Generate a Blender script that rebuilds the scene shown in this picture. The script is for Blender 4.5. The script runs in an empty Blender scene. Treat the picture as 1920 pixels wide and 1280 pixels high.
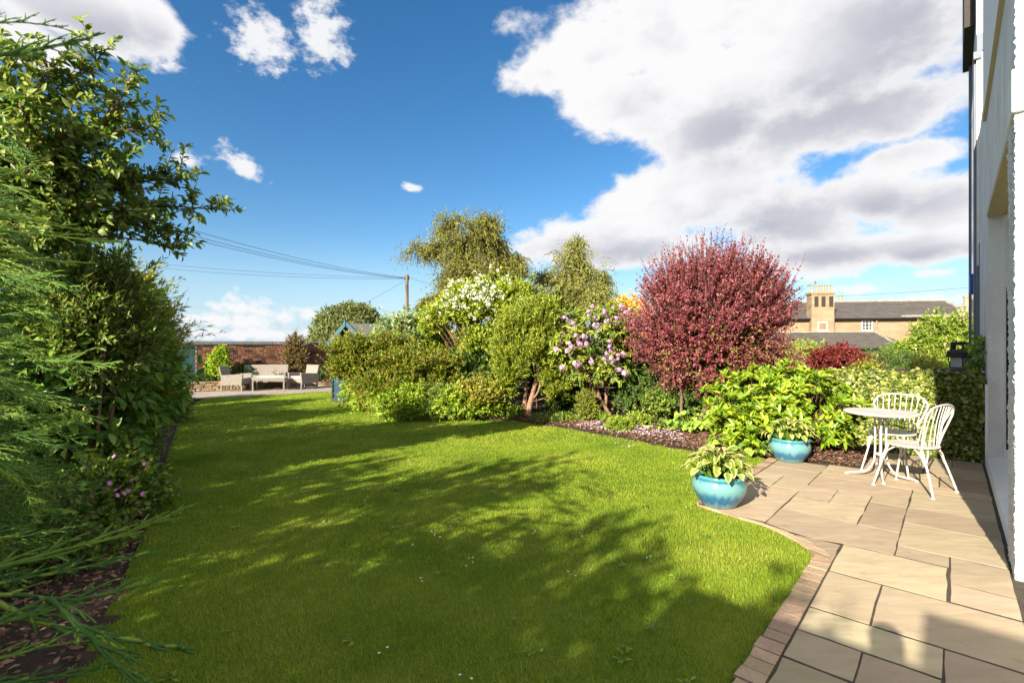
import bpy, math, random
import numpy as np
from mathutils import Vector, Matrix

S = bpy.context.scene
C = S.collection
R = math.radians
RNG = np.random.default_rng(11)
random.seed(5)

# ------------------------------------------------------------------ camera
CAM_H, FOC, HOR = 1.5, 907.0, 647.0          # eye height (m), focal length and horizon row for a 1920 x 1280 picture
cam = bpy.data.cameras.new('camera')
cam.sensor_width = 36.0
cam.lens = FOC / 1920 * 36
cam.shift_y = (HOR - 640) / 1920
cam.clip_start, cam.clip_end = 0.05, 3000
cam.dof.use_dof = True
cam.dof.focus_distance = 7.0
cam.dof.aperture_fstop = 6.3
co = bpy.data.objects.new('camera', cam)
co.location = (0, 0, CAM_H)
co.rotation_euler = (R(90), 0, 0)
C.objects.link(co)
S.camera = co

# ------------------------------------------------------------------ light
SUN_EL = R(25)
LX, LY = 0.588, 0.809                         # horizontal heading of the light
sun = bpy.data.lights.new('sun', 'SUN')
sun.energy = 3.85
sun.angle = R(0.53)
sun.color = (1.0, 0.90, 0.74)
so = bpy.data.objects.new('sun', sun)
ldir = Vector((LX * math.cos(SUN_EL), LY * math.cos(SUN_EL), -math.sin(SUN_EL)))
so.rotation_euler = ldir.to_track_quat('-Z', 'Y').to_euler()
C.objects.link(so)
S.view_settings.view_transform = 'Standard'
S.view_settings.look = 'None'
S.view_settings.exposure = 1.85
S.view_settings.gamma = 1.0
S.view_settings.use_curve_mapping = False
S.cycles.max_bounces = 8
S.cycles.transparent_max_bounces = 8
S.cycles.use_denoising = True

# ------------------------------------------------------------------ sky
W = bpy.data.worlds.new('World')
S.world = W
W.use_nodes = True
nt = W.node_tree
nt.nodes.clear()

def nd(t, **kw):
    n = nt.nodes.new(t)
    for k, v in kw.items():
        setattr(n, k, v)
    return n

def setin(n, i, v):
    if isinstance(v, bpy.types.NodeSocket):
        n.id_data.links.new(v, n.inputs[i])
    else:
        n.inputs[i].default_value = v

def mth(op, a, b=None, c=None, clamp=False):
    n = nt.nodes.new('ShaderNodeMath')
    n.operation = op
    n.use_clamp = clamp
    for i, v in enumerate((a, b, c)):
        if v is not None:
            setin(n, i, v)
    return n.outputs[0]

def sstep(v, lo, hi):
    n = nt.nodes.new('ShaderNodeMapRange')
    n.interpolation_type = 'SMOOTHSTEP'
    setin(n, 0, v); setin(n, 1, lo); setin(n, 2, hi); setin(n, 3, 0.0); setin(n, 4, 1.0)
    return n.outputs[0]

def mixc(f, a, b):
    n = nt.nodes.new('ShaderNodeMix')
    n.data_type = 'RGBA'
    setin(n, 0, f); setin(n, 6, a); setin(n, 7, b)
    return n.outputs[2]

tc = nd('ShaderNodeTexCoord')
sep = nd('ShaderNodeSeparateXYZ')
nt.links.new(tc.outputs['Generated'], sep.inputs[0])
DX, DY, DZ = sep.outputs
az = mth('MULTIPLY', mth('ARCTAN2', DX, DY), 57.2958)
el = mth('MULTIPLY', mth('ARCSINE', DZ), 57.2958)
cmb = nd('ShaderNodeCombineXYZ')
setin(cmb, 0, az); setin(cmb, 1, el)
AE = cmb.outputs[0]

def noise(scale, detail, rough=0.55, stretch=1.0, off=(0, 0, 0), src=None):
    m = nd('ShaderNodeMapping')
    m.inputs['Scale'].default_value = (scale, scale, scale * stretch)
    m.inputs['Location'].default_value = off
    nt.links.new(src or tc.outputs['Generated'], m.inputs[0])
    n = nd('ShaderNodeTexNoise')
    n.inputs['Scale'].default_value = 1.0
    n.inputs['Detail'].default_value = detail
    n.inputs['Roughness'].default_value = rough
    nt.links.new(m.outputs[0], n.inputs['Vector'])
    return n.outputs['Fac']

def ae(px, py):
    x, z = (px - 960) / FOC, (HOR - py) / FOC
    return math.degrees(math.atan2(x, 1)), math.degrees(math.atan2(z, math.hypot(1, x)))

def blobs(lst):
    acc = None
    for (px, py, sx, sy, rot) in lst:
        a, e = ae(px, py)
        ax, ex = ae(px + sx, py)
        _, ey = ae(px, py - sy)
        m = nd('ShaderNodeMapping', vector_type='TEXTURE')
        m.inputs['Location'].default_value = (a, e, 0)
        m.inputs['Rotation'].default_value = (0, 0, R(rot))
        m.inputs['Scale'].default_value = (abs(ax - a), abs(ey - e), 1)
        nt.links.new(AE, m.inputs[0])
        l = nd('ShaderNodeVectorMath', operation='LENGTH')
        nt.links.new(m.outputs[0], l.inputs[0])
        d = mth('SUBTRACT', 1.0, l.outputs['Value'])
        acc = d if acc is None else mth('SMOOTH_MAX', acc, d, 0.25)
    return acc

cloud_b = blobs([
    (1250, 60, 330, 130, 0), (1560, 90, 420, 200, 0), (1090, 125, 170, 75, 0), (1200, 190, 170, 90, 0), (1330, 245, 170, 75, 0),
    (1640, 215, 250, 75, 0), (1430, -60, 500, 130, 0), (1480, 250, 130, 60, 0), (1340, 140, 190, 110, 0), (1700, 300, 120, 40, 0),
    (1080, 450, 170, 55, 12), (1220, 385, 160, 85, 10), (1350, 345, 190, 90, 5), (1450, 400, 160, 80, 0), (1180, 465, 210, 45, 0),
    (1640, 365, 210, 75, 0), (1770, 385, 160, 80, 0), (1520, 420, 130, 60, 0), (1560, 478, 240, 42, 0), (1730, 462, 190, 42, 0),
    (150, 20, 240, 85, 0), (285, 45, 85, 65, -20), (40, 80, 120, 60, 0)])
small_b = blobs([
    (1750, 512, 90, 15, 0), (1600, 542, 120, 18, 0), (1740, 563, 200, 20, 0), (1540, 515, 120, 22, 0),
    (485, 75, 110, 100, -25), (606, 65, 75, 120, 0), (572, 18, 40, 54, 0), (300, 100, 90, 60, -30),
    (350, 298, 70, 34, 0), (455, 308, 80, 34, -30), (772, 352, 40, 14, 0),
    (450, 575, 105, 46, 0), (400, 597, 130, 28, 0), (470, 602, 100, 30, 0), (530, 591, 70, 30, 0), (582, 589, 44, 22, 0), (500, 628, 380, 24, 0), (350, 622, 100, 24, 0)])
back = mth('MAXIMUM', sstep(mth('ABSOLUTE', az), 50.0, 85.0), sstep(el, 44.0, 60.0))                        # unseen cumulus behind and overhead, added to lift the fill light
el_ok = sstep(el, 2.0, 14.0)
n_back = noise(2.2, 5, 0.55, 1.6, (3.1, 0.4, 1.7))
bank = mth('SUBTRACT', mth('MULTIPLY', mth('MULTIPLY', sstep(n_back, 0.40, 0.54), back), el_ok), 0.35)
n_big = noise(5.5, 3, 0.5, 1.5)
n_fine = noise(13.0, 10, 0.60, 1.5, (1.0, 2.0, 0.5))
n_vf = noise(38.0, 8, 0.62, 1.6, (4.0, 1.0, 2.5))
base_d = mth('MAXIMUM', cloud_b, bank)
wob = mth('ADD', mth('MULTIPLY', mth('SUBTRACT', n_fine, 0.5), 1.25), mth('MULTIPLY', mth('SUBTRACT', n_big, 0.5), 0.6))
dens = mth('ADD', base_d, wob)
dens_s = mth('ADD', mth('MULTIPLY_ADD', small_b, 0.75, -0.22), mth('ADD', mth('MULTIPLY', mth('SUBTRACT', n_vf, 0.5), 1.3), mth('MULTIPLY', mth('SUBTRACT', n_fine, 0.5), 0.6)))
alpha = mth('MAXIMUM', sstep(dens, 0.0, 0.36), mth('MULTIPLY', sstep(dens_s, -0.02, 0.42), 0.93))
grey_b = blobs([(1590, 190, 380, 130, 0), (1390, 245, 190, 85, 0), (1720, 60, 300, 220, 0), (1140, 478, 250, 44, 0), (1430, 420, 220, 85, 0), (1540, 482, 240, 30, 0),
                (1650, 390, 240, 50, 0), (1740, 480, 220, 26, 0), (485, 594, 90, 24, 0), (230, 70, 200, 60, 0), (490, 110, 80, 35, 0)])
shade = mth('ADD', grey_b, mth('ADD', mth('MULTIPLY', mth('SUBTRACT', n_big, 0.5), 0.7), mth('MULTIPLY', mth('SUBTRACT', n_fine, 0.5), 0.8)))
shade = mth('MULTIPLY', sstep(shade, -0.45, 1.0), sstep(dens, 0.1, 0.8))
n_tex = noise(9.0, 6, 0.5, 1.8, (2.0, 5.0, 1.5))
shade = mth('MAXIMUM', shade, mth('MULTIPLY', mth('MULTIPLY', sstep(n_tex, 0.42, 0.68), 0.42), sstep(dens, 0.25, 0.9)))
sky = nd('ShaderNodeTexSky', sky_type='NISHITA')
sky.sun_disc = False
sky.sun_elevation = SUN_EL
sky.sun_rotation = math.atan2(-LX, -LY)
sky.air_density = 1.0
sky.dust_density = 0.6
sky.ozone_density = 2.2
hsv = nd('ShaderNodeHueSaturation')
hsv.inputs['Saturation'].default_value = 1.32
hsv.inputs['Value'].default_value = 0.56
nt.links.new(sky.outputs[0], hsv.inputs['Color'])
white = (3.2, 3.18, 3.22, 1)
grey = (1.75, 1.8, 2.05, 1)
ccol = mixc(shade, white, grey)
haze_band = mth('MULTIPLY', mth('SUBTRACT', 1.0, sstep(el, -2.0, 13.0)), 0.8)
final = mixc(alpha, mixc(haze_band, hsv.outputs[0], (1.75, 2.45, 3.3, 1)), ccol)
bg = nd('ShaderNodeBackground')
bg.inputs['Strength'].default_value = 0.085
nt.links.new(final, bg.inputs['Color'])
wo = nd('ShaderNodeOutputWorld')
nt.links.new(bg.outputs[0], wo.inputs['Surface'])
W.cycles.sampling_method = 'MANUAL'
W.cycles.sample_map_resolution = 512

# ------------------------------------------------------------------ frame of the house: u runs along the house wall, n towards the house
UU, NN = np.array([0.673, 0.740, 0.0]), np.array([0.740, -0.673, 0.0])
UU /= np.linalg.norm(UU); NN /= np.linalg.norm(NN)

def uv(u, n, z=0.0):
    return UU * u + NN * n + np.array([0, 0, z])

def at(px, py, d):                            # the point at depth d seen in that direction
    return np.array([(px - 960) / FOC * d, d, CAM_H - (py - HOR) / FOC * d])

def gr(px, py, z=0.0):                        # the ground point seen in that direction
    d = (CAM_H - z) * FOC / (py - HOR)
    return np.array([(px - 960) / FOC * d, d, z])

def unit(v):
    v = np.asarray(v, float)
    return v / np.maximum(np.linalg.norm(v, axis=-1, keepdims=True), 1e-9)

def vnoise(p, seed=0):
    p = np.asarray(p, float) + seed * 17.31
    i = np.floor(p).astype(np.int64)
    f = p - i
    f = f * f * (3 - 2 * f)
    def h(a, b, c):
        x = (a * 374761393 + b * 668265263 + c * 2147483647 + seed * 974711) & 0x7fffffff
        x = ((x ^ (x >> 13)) * 1274126177) & 0x7fffffff
        return ((x ^ (x >> 16)) & 0xffff) / 65535.0
    r = 0
    for a in (0, 1):
        for b in (0, 1):
            for c in (0, 1):
                w = (f[..., 0] if a else 1 - f[..., 0]) * (f[..., 1] if b else 1 - f[..., 1]) * (f[..., 2] if c else 1 - f[..., 2])
                r = r + w * h(i[..., 0] + a, i[..., 1] + b, i[..., 2] + c)
    return r

# ------------------------------------------------------------------ materials
def new_mat(name):
    m = bpy.data.materials.new(name)
    m.use_nodes = True
    m.node_tree.nodes.clear()
    return m, m.node_tree

def pbr(name, col, rough=0.7, col2=None, nscale=6.0, bump=0.0, bscale=40.0, spec=0.3, metal=0.0, obj_var=0.0, detail=4, vor=False, coat=0.0, stretch=(1, 1, 1)):
    m, t = new_mat(name)
    N = t.nodes.new
    L = t.links.new
    o = N('ShaderNodeOutputMaterial'); p = N('ShaderNodeBsdfPrincipled')
    L(p.outputs[0], o.inputs[0])
    p.inputs['Roughness'].default_value = rough
    p.inputs['Specular IOR Level'].default_value = spec
    p.inputs['Metallic'].default_value = metal
    p.inputs['Coat Weight'].default_value = coat
    g = N('ShaderNodeTexCoord')
    mp = N('ShaderNodeMapping'); mp.inputs['Scale'].default_value = stretch
    L(g.outputs['Object'], mp.inputs[0])
    n = N('ShaderNodeTexNoise'); n.inputs['Scale'].default_value = nscale; n.inputs['Detail'].default_value = detail; n.inputs['Roughness'].default_value = 0.6
    L(mp.outputs[0], n.inputs['Vector'])
    r = N('ShaderNodeMapRange'); r.inputs[1].default_value = 0.3; r.inputs[2].default_value = 0.7
    L(n.outputs['Fac'], r.inputs[0])
    mx = N('ShaderNodeMix'); mx.data_type = 'RGBA'
    c2 = col2 or tuple(c * 0.8 for c in col)
    mx.inputs[6].default_value = (*col, 1); mx.inputs[7].default_value = (*c2, 1)
    L(r.outputs[0], mx.inputs[0])
    out = mx.outputs[2]
    if obj_var:
        oi = N('ShaderNodeObjectInfo')
        ma = N('ShaderNodeMapRange'); ma.inputs[3].default_value = 1 - obj_var; ma.inputs[4].default_value = 1 + obj_var
        L(oi.outputs['Random'], ma.inputs[0])
        h = N('ShaderNodeHueSaturation')
        L(ma.outputs[0], h.inputs['Value'])
        mh = N('ShaderNodeMath'); mh.operation = 'MULTIPLY_ADD'; mh.inputs[1].default_value = 0.03; mh.inputs[2].default_value = 0.485
        fr = N('ShaderNodeMath'); fr.operation = 'MULTIPLY'; fr.inputs[1].default_value = 7.13
        f2 = N('ShaderNodeMath'); f2.operation = 'FRACT'
        L(oi.outputs['Random'], fr.inputs[0]); L(fr.outputs[0], f2.inputs[0]); L(f2.outputs[0], mh.inputs[0]); L(mh.outputs[0], h.inputs['Hue'])
        L(out, h.inputs['Color'])
        out = h.outputs[0]
    L(out, p.inputs['Base Color'])
    if bump:
        b = N('ShaderNodeBump'); b.inputs['Strength'].default_value = bump; b.inputs['Distance'].default_value = 0.02
        q = N('ShaderNodeTexVoronoi' if vor else 'ShaderNodeTexNoise'); q.inputs['Scale'].default_value = bscale
        if not vor:
            q.inputs['Detail'].default_value = 6
        L(mp.outputs[0], q.inputs['Vector'])
        L(q.outputs[0], b.inputs['Height']); L(b.outputs[0], p.inputs['Normal'])
    return m

def leafmat(name, cols, trans=0.3, rough=0.5, edge=None, spec=0.35):
    """cols: list of (position, rgb) for the random tint of every leaf; edge: colour of the leaf margin."""
    m, t = new_mat(name)
    N = t.nodes.new
    L = t.links.new
    o = N('ShaderNodeOutputMaterial'); p = N('ShaderNodeBsdfPrincipled'); tr = N('ShaderNodeBsdfTranslucent'); ms = N('ShaderNodeMixShader')
    a = N('ShaderNodeAttribute'); a.attribute_name = 'tint'
    oi = N('ShaderNodeObjectInfo')
    ad = N('ShaderNodeMath'); ad.operation = 'ADD'
    L(a.outputs['Fac'], ad.inputs[0]); L(oi.outputs['Random'], ad.inputs[1])
    fr = N('ShaderNodeMath'); fr.operation = 'FRACT'
    L(ad.outputs[0], fr.inputs[0])
    rp = N('ShaderNodeValToRGB')
    while len(rp.color_ramp.elements) > 1:
        rp.color_ramp.elements.remove(rp.color_ramp.elements[-1])
    rp.color_ramp.elements[0].position = cols[0][0]; rp.color_ramp.elements[0].color = (*cols[0][1], 1)
    for pos, c in cols[1:]:
        e = rp.color_ramp.elements.new(pos); e.color = (*c, 1)
    L(fr.outputs[0], rp.inputs[0])
    out = rp.outputs[0]
    if edge:
        ea = N('ShaderNodeAttribute'); ea.attribute_name = 'edge'
        er = N('ShaderNodeMapRange'); er.inputs[1].default_value = 0.45; er.inputs[2].default_value = 0.7
        L(ea.outputs['Fac'], er.inputs[0])
        mx = N('ShaderNodeMix'); mx.data_type = 'RGBA'
        L(er.outputs[0], mx.inputs[0]); L(out, mx.inputs[6]); mx.inputs[7].default_value = (*edge, 1)
        out = mx.outputs[2]
    L(out, p.inputs['Base Color'])
    p.inputs['Roughness'].default_value = rough
    p.inputs['Specular IOR Level'].default_value = spec
    hs = N('ShaderNodeHueSaturation'); hs.inputs['Hue'].default_value = 0.49; hs.inputs['Saturation'].default_value = 1.1; hs.inputs['Value'].default_value = 1.25
    L(out, hs.inputs['Color']); L(hs.outputs[0], tr.inputs['Color'])
    ms.inputs[0].default_value = trans
    L(p.outputs[0], ms.inputs[1]); L(tr.outputs[0], ms.inputs[2]); L(ms.outputs[0], o.inputs[0])
    return m

M = {}
def ramp(node, stops):
    el = node.color_ramp.elements
    while len(el) > 1:
        el.remove(el[-1])
    stops = sorted(stops)
    el[0].position = stops[0][0]; el[0].color = (*stops[0][1], 1)
    for p, c in stops[1:]:
        e = el.new(p); e.color = (*c, 1)
M['soil'] = pbr('soil', (0.06, 0.035, 0.024), 0.95, (0.03, 0.02, 0.015), 14, 0.9, 60)
M['chips'] = leafmat('bark_chips', [(0, (0.09, 0.045, 0.025)), (0.5, (0.19, 0.10, 0.06)), (1, (0.33, 0.2, 0.13))], 0.0, 0.85)
M['field'] = pbr('field', (0.06, 0.09, 0.02), 0.95, (0.09, 0.1, 0.03), 0.3)
M['mortar'] = pbr('mortar', (0.085, 0.066, 0.047), 0.95, (0.04, 0.033, 0.024), 30, 0.5, 120)
M['bark'] = pbr('bark', (0.20, 0.13, 0.085), 0.9, (0.10, 0.065, 0.045), 30, 0.6, 60, stretch=(1, 1, .25))
M['bark_red'] = pbr('bark_red', (0.36, 0.21, 0.14), 0.85, (0.20, 0.11, 0.075), 24, 0.5, 60, stretch=(1, 1, .25))
M['bark_pale'] = pbr('bark_pale', (0.38, 0.35, 0.29), 0.85, (0.15, 0.13, 0.1), 6, 0.3, 30)
M['twig'] = pbr('twig', (0.16, 0.10, 0.06), 0.9)
M['white_metal'] = pbr('white_metal', (0.55, 0.54, 0.50), 0.42, (0.44, 0.41, 0.36), 11, spec=0.5)
M['roughcast'] = pbr('roughcast', (0.85, 0.85, 0.83), 0.9, (0.66, 0.65, 0.62), 2.5, 1.0, 75, stretch=(1, 1, .6))
M['smooth_white'] = pbr('smooth_white', (0.80, 0.80, 0.80), 0.75, (0.74, 0.74, 0.74), 5, 0.1, 30)
M['cream_soffit'] = pbr('cream_soffit', (0.62, 0.55, 0.40), 0.8, (0.54, 0.47, 0.33), 3)
M['slate_paint'] = pbr('slate_paint', (0.15, 0.17, 0.21), 0.6, (0.12, 0.14, 0.18), 4)
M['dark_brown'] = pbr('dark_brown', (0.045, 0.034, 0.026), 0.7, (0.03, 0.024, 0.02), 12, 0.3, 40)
M['black'] = pbr('black_paint', (0.012, 0.012, 0.014), 0.4)
M['blue_box'] = pbr('blue_box', (0.01, 0.09, 0.42), 0.35)
M['glass_pale'] = pbr('glass_pale', (0.42, 0.47, 0.42), 0.25, spec=0.6)
M['glass_dark'] = pbr('glass_dark', (0.05, 0.06, 0.07), 0.08, spec=0.8)
M['shed'] = pbr('shed_paint', (0.026, 0.058, 0.080), 0.65, (0.02, 0.045, 0.064), 10, 0.25, 50, obj_var=.12, stretch=(1, 1, 4))
M['shed_trim'] = pbr('shed_trim', (0.055, 0.125, 0.175), 0.6, (0.045, 0.10, 0.14), 10)
M['felt'] = pbr('roof_felt', (0.17, 0.165, 0.14), 0.95, (0.12, 0.12, 0.10), 12, 0.5, 120)
M['brick'] = pbr('brick', (0.25, 0.115, 0.065), 0.9, (0.13, 0.06, 0.04), 3.5, 0.5, 60, obj_var=.4)
M['brick_mortar'] = pbr('brick_mortar', (0.33, 0.25, 0.18), 0.95, (0.24, 0.18, 0.13), 9, 0.4, 60)
M['coping'] = pbr('coping', (0.085, 0.085, 0.09), 0.85, (0.14, 0.13, 0.12), 6, 0.4, 40)
M['stone'] = pbr('rubble_stone', (0.38, 0.27, 0.16), 0.9, (0.2, 0.14, 0.09), 6, 0.6, 30, obj_var=.3)
M['house_stone'] = None
M['wicker'] = pbr('wicker', (0.30, 0.265, 0.225), 0.75, (0.2, 0.175, 0.145), 60, 0.9, 45, vor=True)
M['cushion'] = pbr('cushion', (0.55, 0.53, 0.50), 0.9)
M['iron'] = pbr('iron_green', (0.012, 0.035, 0.028), 0.45, spec=0.5)
M['oiled'] = pbr('oiled_wood', (0.30, 0.19, 0.10), 0.7, (0.2, 0.12, 0.065), 8, stretch=(1, 8, 8))
M['fence'] = pbr('fence_wood', (0.085, 0.055, 0.035), 0.9, (0.045, 0.03, 0.02), 5, 0.5, 40, obj_var=.2, stretch=(1, 1, 8))
M['gravel_board'] = pbr('gravel_board', (0.22, 0.14, 0.07), 0.85, (0.15, 0.10, 0.055), 5, 0.3, 40, stretch=(1, 1, 8))
M['door_green'] = pbr('door_green', (0.018, 0.075, 0.085), 0.55, (0.014, 0.06, 0.07), 6)
M['slate'] = pbr('slate_roof', (0.105, 0.09, 0.08), 0.85, (0.062, 0.055, 0.05), 1.4, 0.7, 9, stretch=(1, 1, 3))
M['pole_wood'] = pbr('pole_wood', (0.22, 0.17, 0.12), 0.9, (0.13, 0.10, 0.075), 4, stretch=(6, 6, .5))
M['wire'] = pbr('wire', (0.03, 0.035, 0.045), 0.6)
M['terracotta'] = pbr('chimney_pot', (0.38, 0.29, 0.19), 0.85, (0.28, 0.21, 0.13), 5)
M['petal_pink'] = leafmat('petal_pink', [(0, (0.48, 0.22, 0.44)), (0.5, (0.64, 0.39, 0.60)), (1, (0.76, 0.62, 0.73))], 0.3, 0.6)
M['petal_fallen'] = leafmat('petal_fallen', [(0, (0.55, 0.36, 0.45)), (0.5, (0.74, 0.58, 0.66)), (1, (0.85, 0.78, 0.8))], 0.2, 0.7)
M['petal_white'] = leafmat('petal_white', [(0, (0.78, 0.78, 0.66)), (1, (0.88, 0.88, 0.82))], 0.3, 0.6)
M['petal_magenta'] = leafmat('petal_magenta', [(0, (0.62, 0.16, 0.5)), (1, (0.78, 0.36, 0.68))], 0.3, 0.6)

def lm(name, a, b, c, **k):
    a, b, c = [(x * 2.05, y * 1.92, z * 1.4) for x, y, z in (a, b, c)]
    M[name] = leafmat(name, [(0, a), (0.5, b), (1, c)], **k)

lm('l_bigleaf', (0.034, 0.088, 0.017), (0.068, 0.145, 0.026), (0.15, 0.22, 0.06), trans=.4, rough=.42)
lm('l_apple', (0.035, 0.075, 0.018), (0.075, 0.125, 0.03), (0.19, 0.23, 0.09), trans=.42, rough=.4)
lm('l_privet', (0.10, 0.15, 0.015), (0.17, 0.20, 0.025), (0.30, 0.28, 0.04), trans=.35)
lm('l_hedge', (0.024, 0.062, 0.014), (0.044, 0.095, 0.019), (0.085, 0.135, 0.03), trans=.35)
lm('l_cypress', (0.016, 0.052, 0.008), (0.035, 0.085, 0.011), (0.10, 0.15, 0.018), trans=.15, rough=.6)
lm('l_geranium', (0.035, 0.085, 0.015), (0.07, 0.13, 0.025), (0.16, 0.20, 0.03), trans=.3)
lm('l_rhodo', (0.038, 0.10, 0.009), (0.10, 0.165, 0.012), (0.19, 0.235, 0.025), trans=.25, rough=.32, spec=.5)
lm('l_pinkrhodo', (0.035, 0.08, 0.012), (0.085, 0.125, 0.016), (0.165, 0.175, 0.028), trans=.25, rough=.4)
lm('l_barberry', (0.042, 0.012, 0.021), (0.112, 0.022, 0.041), (0.22, 0.066, 0.095), trans=.22, rough=.42)
lm('l_barberry_inner', (0.05, 0.075, 0.015), (0.10, 0.06, 0.035), (0.14, 0.14, 0.03), trans=.2)
M['l_ivy'] = leafmat('l_ivy', [(0, (0.05, 0.10, 0.015)), (0.4, (0.12, 0.17, 0.022)), (0.68, (0.27, 0.30, 0.05)), (0.85, (0.40, 0.41, 0.12)), (1, (0.58, 0.56, 0.30))], .22, .42)
lm('l_yew', (0.035, 0.08, 0.010), (0.10, 0.15, 0.014), (0.23, 0.24, 0.02), trans=.2, rough=.55)
lm('l_whiteflower', (0.06, 0.11, 0.014), (0.13, 0.19, 0.02), (0.25, 0.28, 0.03), trans=.3)
M['l_spirea'] = leafmat('l_spirea', [(0, (0.07, 0.15, 0.012)), (0.5, (0.19, 0.26, 0.016)), (0.86, (0.32, 0.33, 0.03)), (0.95, (0.33, 0.15, 0.025)), (1, (0.42, 0.07, 0.03))], .3)
lm('l_bright', (0.06, 0.13, 0.015), (0.13, 0.21, 0.022), (0.25, 0.31, 0.04), trans=.35)
lm('l_greygreen', (0.07, 0.12, 0.06), (0.12, 0.18, 0.10), (0.25, 0.30, 0.2), trans=.25)
lm('l_golden', (0.06, 0.09, 0.010), (0.15, 0.16, 0.018), (0.26, 0.25, 0.05), trans=.3)
lm('l_birch', (0.05, 0.075, 0.014), (0.095, 0.115, 0.02), (0.17, 0.17, 0.04), trans=.3)
lm('l_birch2', (0.06, 0.085, 0.022), (0.11, 0.13, 0.032), (0.18, 0.19, 0.055), trans=.3)
lm('l_willow', (0.045, 0.07, 0.025), (0.08, 0.105, 0.04), (0.14, 0.16, 0.085), trans=.25)
lm('l_dark', (0.015, 0.04, 0.010), (0.03, 0.065, 0.014), (0.06, 0.10, 0.022), trans=.2)
lm('l_brownred', (0.045, 0.036, 0.018), (0.085, 0.06, 0.028), (0.13, 0.115, 0.05), trans=.2)
lm('l_maple', (0.035, 0.006, 0.010), (0.085, 0.012, 0.016), (0.18, 0.032, 0.028), trans=.3)
lm('l_wisteria', (0.045, 0.095, 0.012), (0.095, 0.155, 0.018), (0.17, 0.22, 0.035), trans=.3)
lm('l_racemes', (0.40, 0.33, 0.2), (0.5, 0.42, 0.28), (0.6, 0.5, 0.36), trans=.2)
lm('l_mallow', (0.07, 0.14, 0.025), (0.13, 0.22, 0.04), (0.22, 0.31, 0.06), trans=.35)
lm('l_strap', (0.05, 0.11, 0.015), (0.09, 0.16, 0.02), (0.15, 0.22, 0.03), trans=.3)
lm('l_orange', (0.30, 0.20, 0.012), (0.45, 0.30, 0.015), (0.6, 0.36, 0.02), trans=.3)
M['l_hosta'] = leafmat('l_hosta', [(0, (0.13, 0.21, 0.03)), (0.5, (0.22, 0.29, 0.04)), (1, (0.36, 0.38, 0.07))], .28, .4, edge=(0.60, 0.57, 0.20))

# ------------------------------------------------------------------ object helpers
def tag(o, label=None, cat=None, group=None, kind=None):
    for k, v in (('label', label), ('category', cat), ('group', group), ('kind', kind)):
        if v:
            o[k] = v
    return o

def thing(name, label, cat, loc=(0, 0, 0), group=None, rz=0.0):
    o = bpy.data.objects.new(name, None)
    o.empty_display_size = 0.2
    o.location = [float(v) for v in loc]
    o.rotation_euler = (0, 0, rz)
    C.objects.link(o)
    return tag(o, label, cat, group)

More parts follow.
